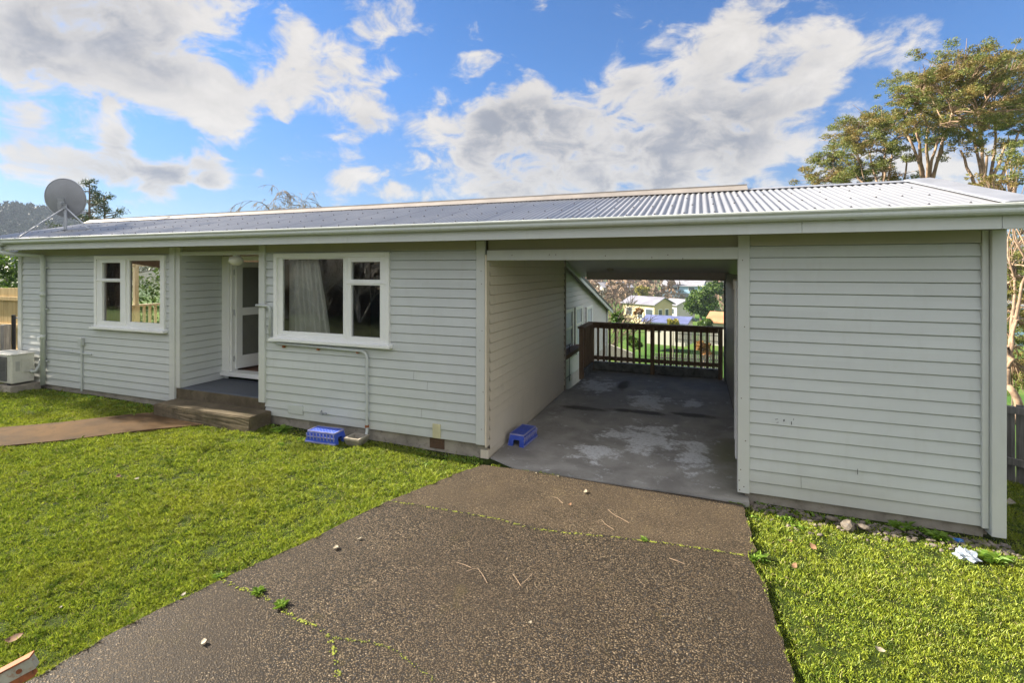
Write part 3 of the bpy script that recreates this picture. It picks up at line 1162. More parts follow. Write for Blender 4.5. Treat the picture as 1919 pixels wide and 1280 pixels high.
# gutter with ogee face, joints and outlet
gp_prof = [(YF - .002, 2.870), (YF - .055, 2.870), (YF - .078, 2.876), (YF - .092, 2.890), (YF - .096, 2.905), (YF - .094, 2.922),
           (YF - .104, 2.934), (YF - .112, 2.944), (YF - .112, 2.958), (YF - .104, 2.963), (YF - .094, 2.960), (YF - .094, 2.950),
           (YF - .088, 2.925), (YF - .088, 2.893), (YF - .055, 2.877), (YF - .008, 2.877), (YF - .008, 2.955), (YF - .002, 2.955)]
gut = MB().sweep_x(gp_prof, XL, XR + .03).build('gutter', GUTTER, house)
for jx in (-1.55, -11.9 + 2.0, 1.28):
    mb = MB()
    pr = [(y - .003 if y < YF - .01 else y, z) for y, z in gp_prof[:10]]
    mb.sweep_x(pr, jx, jx + .035, closed=False)
    mb.build('gutter_joint', GUTTER, gut)
# outlet and downpipe, swan neck to the wall
ox = -12.18
mb = MB()
mb.bbox(ox - .14, ox + .14, YF - .118, YF - .004, 2.845, 2.955, .012)
mb.build('gutter_outlet', GUTTER, gut)
mb = MB()
xw = -11.83
mb.tube([(ox, YF - .055, 2.86), (ox, YF - .055, 2.745), (ox + .02, YF - .04, 2.715), (ox + .06, YF + .0, 2.700), (xw - .06, D - .085, 2.665), (xw - .015, D - .07, 2.65), (xw, D - .068, 2.60), (xw, D - .068, .17), ], .041, 14)
for z in (1.05, 1.87):
    mb.tube([(xw, D - .068, z), (xw, D - .068, z + .09)], .047, 14)
dp = mb.build('downpipe', GUTTER, house, smooth=True)
for z in (2.42, 1.62, .62):
    MB().box(xw - .048, xw + .10, D - .05, D - .02, z, z + .022).build('pipe_bracket', GUTTER, dp)

# conduits on the left wall
mb = MB()
mb.box(xw - .12, xw - .08, D - .045, D - .016, .55, 2.5)
mb.build('conduit', PIPEG, house)
mb = MB()
cx = -10.70
mb.tube([(cx, D - .035, .14), (cx, D - .035, 1.02)], .017, 8)
mb.bbox(cx - .05, cx + .05, D - .075, D - .016, .99, 1.13, .006)
mb.build('conduit', PIPEG, house)
MB().tube([(xw + .05, D - .03, .86), (-10.42, D - .03, .835)], .012, 8).build('water_pipe', PIPEG, house)
MB().bbox(-12.06, -11.96, D - .055, D - .016, 1.0, 1.09, .01).build('outdoor_socket', WHITE, house)

# ---------------------------------------------------------------- windows
NAILM = m_basic('rusty_nail_mark', (0.10, 0.06, 0.04), rough=.9)
SCUFF = m_basic('scuff_mark', (0.08, 0.08, 0.085), rough=.9)
mk = random.Random(31)


def facade_mark(name, px, py, w_, h_, mat, off=.036, sk=0.0):
    d_ = ray(px, py)
    q = (D - off) / d_.y
    c = Vector((d_.x * q, D - off, EYE + d_.z * q))
    MB().add([(c.x - w_, c.y, c.z - h_), (c.x + w_, c.y, c.z - h_ + sk), (c.x + w_ * .8, c.y, c.z + h_ + sk), (c.x - w_, c.y, c.z + h_ * .7)], [(0, 1, 2, 3)]).build(name, mat, house)


for (px, py) in ((902, 508), (903, 532), (904, 620), (900, 657), (906, 735), (903, 805), (1392, 487), (1396, 612), (1390, 746), (1398, 826), (1386, 900), (1395, 912), (1389, 880), (1387, 918),
                 (960, 478), (1030, 477), (1042, 477), (1135, 479), (1222, 482), (1252, 477), (1280, 484)):
    facade_mark('nail_mark', px, py, .005, .006, NAILM)
for (px, py, w_, h_) in ((1456, 786, .014, .003), (1458, 792, .010, .003), (1470, 788, .006, .012), (1484, 793, .004, .018), (1488, 786, .003, .008), (1393, 901, .020, .006), (1608, 884, .003, .03), (758, 870, .01, .01)):
    facade_mark('scuff', px, py, w_, h_, SCUFF, .022, .006)
jr_ = random.Random(8)
for k in range(9):
    x = jr_.choice((jr_.uniform(-12.2, -10.5), jr_.uniform(-3.9, -2.8), jr_.uniform(.8, 2.2)))
    row = jr_.randrange(1, 8)
    ph = PH_S if x > 0 else PH_M
    MB().add([(x, D - .0212, ph + row * P + .003), (x + .003, D - .0212, ph + row * P + .003), (x + .003, D - .006, ph + (row + 1) * P - .012), (x, D - .006, ph + (row + 1) * P - .012)], [(0, 1, 2, 3)]).build('board_joint', SCUFF, house)


def window(outer, panes, mull, transom, label):
    x0, x1, z0, z1 = outer
    a = .062
    f = MB()
    yo0, yo1 = D - .050, D + .06
    f.bbox(x0, x0 + a, yo0, yo1, z0 + .04, z1, .004)
    f.bbox(x1 - a, x1, yo0, yo1, z0 + .04, z1, .004)
    f.bbox(x0 + a, x1 - a, yo0, yo1, z1 - a, z1, .004)
    f.bbox(x0 + a, x1 - a, yo0 + .012, yo1, z0 + .04, z0 + .085, .003)
    frame = f.build('window', WHITE, house)
    if label:
        frame['label'] = label
    # head flashing
    MB().box(x0 - .02, x1 + .02, D - .060, D - .01, z1 + .001, z1 + .010).build('head_flashing', TRIM, frame)
    # sashes: everything inside the frame that is not glass
    for (gx0, gx1, gz0, gz1, sx0, sx1, sz0, sz1, dy) in panes:
        s = MB()
        ys0, ys1 = D - .028 - dy, D + .03
        s.bbox(sx0, gx0, ys0, ys1, sz0, sz1, .003)
        s.bbox(gx1, sx1, ys0, ys1, sz0, sz1, .003)
        s.bbox(gx0, gx1, ys0, ys1, sz0, gz0, .003)
        s.bbox(gx0, gx1, ys0, ys1, gz1, sz1, .003)
        s.build('sash', WHITE, frame)
        g = MB().quad((gx0 - .005, D + .004, gz0 - .005), (gx1 + .005, D + .004, gz0 - .005), (gx1 + .005, D + .004, gz1 + .005), (gx0 - .005, D + .004, gz1 + .005))
        g.build('glass', GLASS, frame)
    m = MB().bbox(mull[0], mull[1], D - .040, D + .05, z0 + .085, z1 - a, .003)
    m.build('mullion', WHITE, frame)
    if transom:
        MB().bbox(transom[0], transom[1], D - .046, D + .04, transom[2], transom[3], .003).build('transom', WHITE, frame)
    s = MB()
    s.add([(x0 - .045, D - .100, z0 - .005), (x1 + .045, D - .100, z0 - .005), (x1 + .045, D + .02, z0 - .005), (x0 - .045, D + .02, z0 - .005),
           (x0 - .045, D - .100, z0 + .030), (x1 + .045, D - .100, z0 + .030), (x1 + .045, D + .02, z0 + .050), (x0 - .045, D + .02, z0 + .050)],
          [(3, 2, 1, 0), (4, 5, 6, 7), (0, 1, 5, 4), (1, 2, 6, 5), (2, 3, 7, 6), (3, 0, 4, 7)])
    s.build('sill', WHITE, frame)
    return frame


zi0, zi1 = W2[2] + .085, W2[3] - .062
window(W2, [(-5.90, -4.775, 1.475, 2.56, W2[0] + .062, -4.72, zi0, zi1, -.012),
            (-4.625, -4.135, 2.265, 2.515, -4.69, W2[1] - .062, 2.235, zi1, .006),
            (-4.625, -4.135, 1.455, 2.185, -4.69, W2[1] - .062, zi0, 2.205, .006)],
       (-4.722, -4.688), (-4.69, W2[1] - .062, 2.203, 2.237), 'wide white window with a large fixed pane and two small panes')
window(W1, [(-9.40, -8.615, 1.475, 2.555, -9.475, W1[1] - .062, zi0, zi1, -.012),
            (-10.12, -9.62, 2.235, 2.52, W1[0] + .062, -9.545, 2.215, zi1, .006),
            (-10.12, -9.62, 1.465, 2.175, W1[0] + .062, -9.545, zi0, 2.19, .006)],
       (-9.547, -9.473), (W1[0] + .062, -9.545, 2.188, 2.217), 'smaller white window with two small panes beside a wide one')

# ---------------------------------------------------------------- porch door
df = MB()
YD = 6.6
df.bbox(-8.10, -7.93, YD - .06, YD + .02, .56, 2.64, .004)
df.bbox(-7.93, -6.50, YD - .06, YD + .02, 2.56, 2.64, .004)
df.bbox(-6.50, -6.31, YD - .06, YD + .02, .56, 2.64, .004)
df.bbox(-7.93, -7.885, YD - .03, YD + .10, .56, 2.56, .004)
dframe = df.build('door_frame', WHITE, house)
MB().bbox(-8.12, -6.31, YD - .09, YD + .14, .48, .56, .006).build('door_sill', WHITE, dframe)
# beyond the door the wall goes on to the right
mb = MB()
mb.box(-6.31, -6.2, YD, YD + .1, .42, 2.7)
mb.build('door_side_lining', INT_DARK, house)
# leaf, hinged left and swung inwards
ang = math.radians(78)
dd = Vector((math.cos(ang), math.sin(ang), 0))
dn = Vector((math.sin(ang), -math.cos(ang), 0))
h = Vector((-7.868, YD + .04, 0))
LW = .80


def leafbox(m, a0, a1, z0, z1, t=.02):
    c = h + dd * ((a0 + a1) / 2) + Vector((0, 0, (z0 + z1) / 2))
    m.obox(c, dd * ((a1 - a0) / 2), dn * t, Vector((0, 0, (z1 - z0) / 2)))


lf = MB()
leafbox(lf, 0, .11, .60, 2.54)
leafbox(lf, LW - .11, LW, .60, 2.54)
leafbox(lf, .11, LW - .11, .60, .83)
leafbox(lf, .11, LW - .11, 1.56, 1.70)
leafbox(lf, .11, LW - .11, 2.44, 2.54)
leaf = lf.build('door', WHITE, house)
g = MB()
leafbox(g, .105, LW - .105, .825, 1.565, .006)
leafbox(g, .105, LW - .105, 1.695, 2.445, .006)
g.build('door_panel', DGLASS, leaf)
for z in (.78, 1.62, 2.35):
    m = MB()
    m.tube([h + Vector((-.012, -.03, z - .05)), h + Vector((-.012, -.03, z + .05))], .012, 8)
    m.build('hinge', STEEL, leaf)

# porch floor slab and the step
MB().bbox(-8.20, -6.24, D - .01, 6.62, .05, .42, .008).build('porch_floor', PORCHM, house)
MB().bbox(-8.195, -6.245, D - .024, D - .010, .0, .405, .003).build('porch_riser', STEPM, house)
bm = bmesh.new()
bmesh.ops.create_cube(bm, size=1.0)
for v in bm.verts:
    v.co = Vector((-7.13 + v.co.x * 2.06, 5.575 + v.co.y * .40, .085 + v.co.z * .33))
bmesh.ops.bevel(bm, geom=list(bm.edges), offset=.015, segments=2, affect='EDGES')
bmesh.ops.subdivide_edges(bm, edges=[e for e in bm.edges if e.calc_length() > .3], cuts=12, use_grid_fill=True)
for v in bm.verts:
    v.co += Vector((random.uniform(-1, 1), random.uniform(-1, 1), random.uniform(-1, 1))) * .0025
tag(MB().bm(bm).build('concrete_step', STEPM), 'worn brown concrete step below the dark porch floor, sunlit along its top', 'step')

# ---------------------------------------------------------------- small fittings on the facade
yv = D - .022
mb = MB()
for k in range(7):
    mb.box(-3.36, -3.16, D + .008, D + .024, .035 + k * .022, .043 + k * .022)
for k in range(9):
    mb.box(-3.36 + k * .0238, -3.352 + k * .0238, D + .010, D + .022, .03, .185)
mb.box(-3.375, -3.155, D + .018, D + .0245, .02, .19)
mb.build('vent_grille', m_basic('rusty_vent', (0.12, 0.07, 0.04), rough=0.9), house)
MB().bbox(-3.31, -3.19, D - .024, D - .012, .172, .36, .002).build('repair_patch', m_basic('yellowed_patch', (0.56, 0.52, 0.33), var=0.15, rough=.7), house)
MB().bbox(-5.78, -5.50, D - .026, D - .010, .245, .375, .002).build('cover_plate', BOARD, house)
mb = MB()
mb.tube([(-5.16, D - .01, .335), (-5.13, D - .07, .33), (-5.02, D - .075, .325)], .012, 8)
mb.tube([(-5.12, D - .05, .33), (-5.10, D - .06, .295)], .010, 8)
mb.build('garden_tap', STEEL, house)
# waste pipe under the sill and down to the gully
mb = MB()
mb.tube([(-5.98, D - .05, 1.285), (-4.42, D - .05, 1.262), (-4.36, D - .05, 1.235), (-4.335, D - .05, 1.18), (-4.335, D - .05, .24), (-4.325, D - .06, .15), (-4.31, D - .11, .08), (-4.36, D - .18, .05)], .021, 10)
wp = mb.build('waste_pipe', PIPEG, house, smooth=True)
for x in (-5.85, -5.2, -4.5):
    MB().box(x - .012, x + .012, D - .06, D - .015, 1.225, 1.262).build('pipe_clip', RUST, wp)
MB().tube([(-4.335, D - .05, .20), (-4.335, D - .05, .235)], .027, 10).build('pipe_clip', RUST, wp)
mb = MB()
mb.tube([(-6.36, D - .08, 1.855), (-6.15, D - .06, 1.848), (-6.12, D - .055, 1.83), (-6.11, D - .05, 1.79), (-6.11, D - .05, 1.38)], .020, 10)
mb.build('overflow_pipe', PIPEG, house, smooth=True)
mb = MB()
bmg = bmesh.new()
for (zz, s) in ((0, 0), ):
    pass
mb.add([(-4.46, 5.51, -.02), (-4.30, 5.51, -.02), (-4.30, 5.67, -.02), (-4.46, 5.67, -.02), (-4.50, 5.47, .10), (-4.26, 5.47, .10), (-4.26, 5.70, .10), (-4.50, 5.70, .10),
        (-4.50, 5.47, .125), (-4.26, 5.47, .125), (-4.26, 5.70, .125), (-4.50, 5.70, .125), (-4.47, 5.50, .125), (-4.29, 5.50, .125), (-4.29, 5.67, .125), (-4.47, 5.67, .125), (-4.45, 5.52, .06), (-4.31, 5.52, .06), (-4.31, 5.65, .06), (-4.45, 5.65, .06)],
       [(0, 1, 5, 4), (1, 2, 6, 5), (2, 3, 7, 6), (3, 0, 4, 7), (4, 5, 9, 8), (5, 6, 10, 9), (6, 7, 11, 10), (7, 4, 8, 11),
        (8, 9, 13, 12), (9, 10, 14, 13), (10, 11, 15, 14), (11, 8, 12, 15), (12, 13, 17, 16), (13, 14, 18, 17), (14, 15, 19, 18), (15, 12, 16, 19), (16, 17, 18, 19)])
tag(mb.build('gully_trap', CONC), 'small square concrete gully trap below the bent grey waste pipe', 'drain')

# ---------------------------------------------------------------- rear wing, back beam, carport right side
mb = MB()
XW = -2.90


def hole_boards(y0, y1, z0, z1, holes):
    ys = sorted(set([y0, y1] + [h_[0] for h_ in holes] + [h_[1] for h_ in holes]))
    for a, b in zip(ys[:-1], ys[1:]):
        hh = [h_ for h_ in holes if h_[0] <= a + 1e-6 and h_[1] >= b - 1e-6]
        # rake: top follows the roof in short steps
        nseg = max(1, int((b - a) / .08))
        for i in range(nseg):
            p, q = a + (b - a) * i / nseg, a + (b - a) * (i + 1) / nseg
            top = min(z1, roof_z(q) - .05)
            if hh:
                boards(mb, (XW, 0, 0), (0, 1, 0), (1, 0, 0), p, q, z0, hh[0][2], .0)
                boards(mb, (XW, 0, 0), (0, 1, 0), (1, 0, 0), p, q, hh[0][3], top, .0)
            else:
                boards(mb, (XW, 0, 0), (0, 1, 0), (1, 0, 0), p, q, z0, top, .0)


WPANE = m_basic('curtained_pane', (0.55, 0.60, 0.66), rough=.5, bstr=0)
RH = [(10.95, 11.75, .35, 1.42), (12.05, 12.75, .35, 1.42), (13.35, 14.05, .85, 1.33)]
hole_boards(9.7, 16.55, -.15, 3.2, RH)
mb.build('rear_wing_wall', m_paint('rear_wing_paint', (0.60, 0.585, 0.575)), house)
MB().box(-3.0, XW - .001, 9.7, 16.5, -4, -.15).build('rear_wing_base', m_basic('base_wall', (0.5, 0.46, 0.42), rough=.8), house)
MB().box(-2.93, -2.84, 16.50, 16.60, -4, roof_z(16.6) - .06).build('corner_trim', TRIM, house)
for (a, b, c, d_) in RH:
    f = MB()
    f.box(XW + .0, XW + .05, a - .05, a + .05, c, d_ + .05)
    f.box(XW + .0, XW + .05, b - .05, b + .05, c, d_ + .05)
    f.box(XW + .0, XW + .045, a + .05, b - .05, d_ - .03, d_ + .05)
    f.box(XW + .0, XW + .045, a + .05, b - .05, c, c + .07)
    if d_ - c > .6:
        f.box(XW + .0, XW + .04, a + .05, b - .05, (c + d_) / 2 + .1, (c + d_) / 2 + .16)
    fr = f.build('window', WHITE, house)
    MB().box(XW - .01, XW + .02, a + .02, b - .02, c + .02, d_).build('glass', WPANE, fr)
    MB().box(XW - .12, XW - .1, a - .1, b + .1, c - .1, d_ + .1).build('curtain_backing', CURT_W, fr)
    MB().box(XW, XW + .09, a - .08, b + .08, c - .04, c).build('sill', WHITE, fr)
# rake board over the wing wall
mb = MB()
vs = []
for x in (-2.76, -2.73):
    vs += [(x, 9.7, roof_z(9.7) - .02), (x, 16.95, roof_z(16.95) - .02), (x, 16.95, roof_z(16.95) - .17), (x, 9.7, roof_z(9.7) - .17)]
mb.add(vs, [(0, 3, 2, 1), (4, 5, 6, 7), (0, 1, 5, 4), (2, 3, 7, 6), (1, 2, 6, 5), (0, 4, 7, 3)])
mb.build('rake_board', FASCIA, house)
# rear beam of the carport
bb = MB().bbox(-2.50, .62, 11.62, 11.72, 2.165, 2.41, .006).build('rear_beam', BEAMG, house)
MB().bbox(.50, .60, 11.60, 11.70, -.0, 2.164, .006).build('rear_post', m_paint('grey_post_paint', (0.30, 0.31, 0.34), chips=.05), house)
# right side lining of the carport with a framed sheet door
boards_mb = MB()
boards(boards_mb, (.545, 0, 0), (0, 1, 0), (-1, 0, 0), 7.5, 11.6, .1, 2.32, .05)
boards_mb.build('shed_inner_wall', m_paint('dark_lining_paint', (0.22, 0.20, 0.17)), house)
mb = MB()
mb.box(.546, .60, 6.2, 11.6, -.1, 2.32)
mb.build('shed_inner_lining', INT_DARK, house)
mb = MB()
mb.bbox(.40, .50, 6.36, 6.46, .19, 2.28, .004)
mb.bbox(.44, .545, 6.47, 7.45, 2.14, 2.28, .004)
mb.bbox(.45, .54, 7.36, 7.45, .10, 2.14, .004)
sdf = mb.build('shed_door_frame', WHITE, house)
MB().bbox(.485, .52, 6.47, 7.35, .12, 2.13, .004).build('shed_door', m_paint('shed_door_paint', (0.52, 0.56, 0.58)), sdf)
# gable infills under the roof at both ends
for (xa, xb, y1, z0) in ((2.46, 2.535, 12.0, 2.19), (-12.70, -12.62, 16.6, 1.2)):
    ysec = [5.86, YR, y1]
    vs = []
    for x in (xa, xb):
        vs += [(x, 5.86, max(z0, 2.19) if z0 > 2 else 2.62), (x, 5.86, roof_z(5.86) - .08), (x, YR, ZR - .08), (x, y1, roof_z(y1) - .08), (x, y1, z0 if z0 < roof_z(y1) - .1 else roof_z(y1) - .1), (x, YR, 2.19 if z0 > 2 else 2.62)]
    MB().add(vs, [(0, 5, 2, 1), (5, 4, 3, 2), (6, 7, 8, 11), (11, 8, 9, 10), (0, 1, 7, 6), (1, 2, 8, 7), (2, 3, 9, 8), (3, 4, 10, 9), (0, 6, 11, 5), (5, 11, 10, 4)]).build('gable_wall', BOARD, house)

# veranda beyond the left room
V0 = -12.72
mb = MB()
mb.box(V0 - 1.6, V0, 6.8, 12.0, .30, .40)
mb.build('veranda_deck', CREAM, house)
for y in (6.85, 8.86, 11.8):
    MB().bbox(V0 - 1.55, V0 - 1.45, y, y + .10, .40, 2.75, .004).build('veranda_post', CREAM, house)
MB().bbox(V0 - 1.58, V0 - 1.43, 6.8, 11.9, 1.39, 1.44, .004).build('veranda_rail', CREAM, house)
MB().bbox(V0 - 1.55, V0 - 1.47, 6.8, 11.9, 2.48, 2.66, .004).build('veranda_beam', CREAM, house)
y = 7.0
while y < 11.7:
    MB().box(V0 - 1.52, V0 - 1.48, y, y + .055, .42, 1.39).build('veranda_baluster', CREAM, house)
    y += .15

# ---------------------------------------------------------------- curtains, inner door
def curtain(name, x0, x1, y, z0, z1, mat, flare, label, folds=9, seed=1):
    r = random.Random(seed)
    n = folds * 8
    rows = 14
    vs, fs = [], []
    for j in range(rows + 1):
        f = j / rows
        z = z1 + (z0 - z1) * f
        for i in range(n + 1):
            s = i / n
            xa = x0 + flare[0] * f
            xb = x1 + flare[1] * f
            x = xa + (xb - xa) * s
            yy = y + .032 * math.sin(s * folds * 2 * math.pi + .5 * math.sin(f * 3 + s * 5)) * (.6 + .5 * f) + .012 * math.sin(s * 31 + f * 4)
            vs.append((x, yy, z))
    for j in range(rows):
        for i in range(n):
            a = j * (n + 1) + i
            fs.append((a, a + 1, a + n + 2, a + n + 1))
    o = MB().add(vs, fs).build(name, mat, smooth=True)
    return tag(o, label, 'curtain')


curtain('curtain', -6.0, -5.42, D + .20, 1.2, 2.66, CURT, (0, .26), 'pale grey curtain bunched at the left of the wide window', 8, 2)
curtain('curtain', -4.02, -3.7, D + .24, 1.2, 2.66, CURT_W, (-.16, 0), 'thin strip of white curtain at the right edge of the wide window', 4, 3)
curtain('curtain', -10.42, -10.02, D + .22, 1.2, 2.66, CURT_B, (.0, .10), 'brown curtain at the left of the smaller window', 5, 4)
curtain('curtain', -9.96, -9.86, D + .20, 1.2, 2.66, CURT_W, (.02, .14), 'narrow white curtain edge beside the brown curtain', 2, 5)
idr = thing('inner_door', (-5.6, 8.4, .56), 'dark blue panelled door standing in the room behind the wide window', 'door')
MB().bbox(-6.28, -5.42, 8.44, 8.48, .56, 2.5, .004).build('door_leaf', DOORB, idr)
mb = MB()
mb.ell((-5.50, 8.41, 1.55), (.025, .025, .025), 10, 6)
mb.box(-5.53, -5.47, 8.432, 8.438, 1.45, 1.62)
mb.build('handle', BLACKP, idr)

# ---------------------------------------------------------------- globe lights
gl = thing('globe_light', (-7.55, 6.15, 2.66), 'white globe light under the porch ceiling by the door', 'light', 'opal globe lights')
pl = W(443, 490, 7.95)
gl.location = (pl.x, pl.y, 2.66)
mb = MB().tube([(pl.x, pl.y, 2.66), (pl.x, pl.y, 2.62)], .05, 14)
mb.build('base', WHITE, gl)
MB().ell((pl.x, pl.y, 2.545), (.108, .108, .082), 24, 14).build('shade', GLOBE, gl, smooth=True)
pl = W(1144, 502, 11.25)
zt = roof_z(pl.y) - .075
gl2 = thing('globe_light', (pl.x, pl.y, zt), 'yellowed globe light hanging at the back of the carport ceiling', 'light', 'opal globe lights')
MB().tube([(pl.x, pl.y, zt), (pl.x, pl.y, pl.z + .06)], .04, 14).build('base', WHITE, gl2)
MB().ell(pl, (.088, .088, .088), 24, 14).build('shade', m_basic('yellowed_globe', (0.5, 0.45, 0.36), var=.05, rough=.3, bstr=0), gl2, smooth=True)

# ---------------------------------------------------------------- satellite dish
b0 = Vector((W(123, 430, 10.0).x, 6.15, 0))
dy0 = 6.15
t0 = dy0 / (CY + (123 - 960) / FPX * SY)
bx = (-SY + (123 - 960) / FPX * CY) * t0
bz = roof_z(dy0) + .01
dish = thing('satellite_dish', (bx, dy0, bz), 'grey round satellite dish seen from behind on a tripod mount on the roof', 'satellite dish')
top = Vector((bx, dy0, bz + .52))
mb = MB().tube([(bx, dy0, bz), top], .026, 12)
mb.obox((bx, dy0, bz + .006), (.07, 0, 0), (0, .05, 0), (0, 0, .006))
mb.build('pole', STEEL, dish, smooth=False)
for (ex, ey) in ((-.02, -.70), (.70, .02)):
    e = Vector((bx + ex, dy0 + ey, roof_z(dy0 + ey) + .015))
    m = MB().tube([top - Vector((0, 0, .06)), e], .014, 8)
    m.obox(e, (.04, 0, 0), (0, .03, 0), (0, 0, .008))
    m.build('stay', STEEL, dish)
# dish faces away, tilted up
dc = W(112, 371, t0 * 1.0) + Vector((.0, .10, 0))
axis = Vector((-.454, .891, .15)).normalized()      # direction the dish looks
ux = axis.cross(Vector((0, 0, 1))).normalized()
uz = ux.cross(axis).normalized()
RD = .385
vs, fs = [], []
rings, seg = 9, 48
for side in (0, 1):
    for j in range(rings + 1):
        rr = RD * j / rings
        dep = .10 * ((rr / RD) ** 2 - 1) + (0.012 if side == 0 else 0)
        for k in range(seg):
            a = 2 * math.pi * k / seg
            vs.append(dc + ux * math.cos(a) * rr + uz * math.sin(a) * rr * 1.03 + axis * dep)
o2 = (rings + 1) * seg
for j in range(rings):
    for k in range(seg):
        k2 = (k + 1) % seg
        fs.append((j * seg + k, j * seg + k2, (j + 1) * seg + k2, (j + 1) * seg + k))
        fs.append((o2 + j * seg + k, o2 + (j + 1) * seg + k, o2 + (j + 1) * seg + k2, o2 + j * seg + k2))
for k in range(seg):
    k2 = (k + 1) % seg
    fs.append((rings * seg + k, rings * seg + k2, o2 + rings * seg + k2, o2 + rings * seg + k))
MB().add(vs, fs).build('reflector', DISHG, dish, smooth=True, fixn=True)
mb = MB()
mb.tube([dc + ux * math.cos(a * math.pi / 24) * RD + uz * math.sin(a * math.pi / 24) * RD * 1.03 for a in range(49)], .008, 6)
mb.build('rim', STEEL, dish)
mb = MB()
hub = dc - axis * .115 - uz * .12
mb.obox(hub, ux * .055, axis * .02, uz * .12)
mb.obox(hub - axis * .04 - uz * .03, ux * .035, axis * .03, uz * .07)
mb.obox(hub - axis * .05 + ux * .06 - uz * .0, ux * .05, axis * .008, uz * .010)
mb.obox(hub - axis * .05 + ux * .06 - uz * .09, ux * .05, axis * .008, uz * .010)
mb.tube([hub - uz * .1 - axis * .03, top], .028, 10)
mb.build('mount', STEEL, dish)
ab = dc - uz * RD
lnb = dc + axis * .42 - uz * .30
mb = MB().tube([hub - uz * .1, ab - axis * .05, lnb], .012, 8)
mb.obox(lnb, ux * .03, axis * .06, uz * .03)
mb.build('feed_arm', STEEL, dish)

# ---------------------------------------------------------------- air conditioner
ac = thing('air_conditioner', (-12.4, 5.5, .18), 'cream outdoor air conditioning unit with dark grille at the left corner of the house', 'air conditioner')
MB().bbox(-12.82, -12.02, 5.35, 5.70, .245, .79, .016).build('casing', ACW, ac)
MB().bbox(-12.83, -12.01, 5.34, 5.71, .770, .80, .010).build('lid', ACW, ac)
mb = MB()
mb.box(-12.78, -12.16, 5.338, 5.349, .29, .75)
for k in range(17):
    z = .30 + k * .027
    mb.box(-12.78, -12.16, 5.326, 5.337, z, z + .006)
for k in range(18):
    x = -12.78 + k * .036
    mb.box(x, x + .006, 5.328, 5.336, .29, .75)
mb.build('grille', ACG, ac)
MB().bbox(-12.019, -12.008, 5.50, 5.66, .44, .70, .003).build('service_panel', ACW, ac)
MB().box(-12.019, -12.012, 5.41, 5.47, .48, .66).build('rating_plate', m_basic('plate_grey', (0.4, 0.4, 0.38)), ac)
for x in (-12.70, -12.16):
    MB().box(x - .03, x + .03, 5.36, 5.69, .215, .244).build('foot', BLACKP, ac)
mb = MB()
mb.tube([(-12.0, 5.62, .46), (-11.97, 5.64, .43), (-11.95, 5.68, .44), (-11.94, 5.73, .52), (-11.93, 5.765, .66)], .030, 10)
mb.build('pipework', PIPEG, ac, smooth=True)
bm = bmesh.new()
bmesh.ops.create_cube(bm, size=1)
for v in bm.verts:
    v.co = Vector((-12.2 + v.co.x * .55, 5.53 + v.co.y * .46, .14 + v.co.z * .145))
bmesh.ops.bevel(bm, geom=list(bm.edges), offset=.015, segments=2, affect='EDGES')
tag(MB().bm(bm).build('concrete_block', CONC), 'pale concrete block carrying the air conditioning unit', 'block')

# ---------------------------------------------------------------- blue plastic steps
def plastic_step(loc, rz, label):
    o = thing('plastic_step', loc, label, 'plastic step', 'blue plastic steps', rz, world_parts=False)
    L_, B_, H_ = .25, .118, .155
    tp = .86
    m = MB()
    # tapered shell: top, long sides, end walls with an arched notch
    zt_ = H_
    T = [(-L_ * tp, -B_ * tp, zt_), (L_ * tp, -B_ * tp, zt_), (L_ * tp, B_ * tp, zt_), (-L_ * tp, B_ * tp, zt_)]
    Bt = [(-L_, -B_, 0), (L_, -B_, 0), (L_, B_, 0), (-L_, B_, 0)]
    m.add(T + Bt, [(0, 1, 2, 3), (4, 5, 1, 0), (6, 7, 3, 2)])
    for s in (-1, 1):
        def pt(y, z):
            f = 1 - (1 - tp) * z / H_
            return (s * L_ * f, y * f, z)
        nw, nh = .052, .085
        a = [pt(-B_, 0), pt(-nw, 0), pt(-nw * .95, nh * .8), pt(-nw * .7, nh), pt(nw * .7, nh), pt(nw * .95, nh * .8), pt(nw, 0), pt(B_, 0), pt(B_, H_), pt(-B_, H_)]
        m.add(a, [(0, 1, 2, 3, 9), (3, 4, 8, 9), (4, 5, 6, 7, 8)] if s > 0 else [(9, 3, 2, 1, 0), (9, 8, 4, 3), (8, 7, 6, 5, 4)])
        # notch reveals
        for p, q in zip(a[1:6], a[2:7]):
            pi = (p[0] - s * .03, p[1], p[2])
            qi = (q[0] - s * .03, q[1], q[2])
            m.add([p, q, qi, pi], [(0, 1, 2, 3)])
    m.build('shell', BLUEP, o)
    r = MB()
    # ribs on the long sides and a raised lip round the top
    for sy in (-1, 1):
        for k in range(9):
            x = -L_ * .94 + k * L_ * 1.88 / 8
            f1 = 1 - (1 - tp) * .08
            r.obox((x * .93, sy * (B_ * .93 + .003), H_ * .45), (.005, 0, 0), (0, .006, 0), (0, sy * -.012 * sy, H_ * .42))
        r.obox((0, sy * (B_ * .985), .012), (L_ * .985, 0, 0), (0, .008, 0), (0, 0, .010))
        r.obox((0, sy * (B_ * .94), H_ * .55), (L_ * .92, 0, 0), (0, .005, 0), (0, 0, .006))
        r.obox((0, sy * (B_ * tp), H_ - .004), (L_ * tp + .006, 0, 0), (0, .006, 0), (0, 0, .010))
    for sx in (-1, 1):
        r.obox((sx * L_ * tp, 0, H_ - .004), (.006, 0, 0), (0, B_ * tp, 0), (0, 0, .010))
    r.build('ribs', BLUEL, o)
    t_ = MB()
    for i in range(7):
        for j in range(3):
            t_.ell((-.15 + i * .05, -.05 + j * .05, H_ + .001), (.012, .010, .004), 8, 4)
    t_.build('tread_studs', BLUEP, o)
    return o


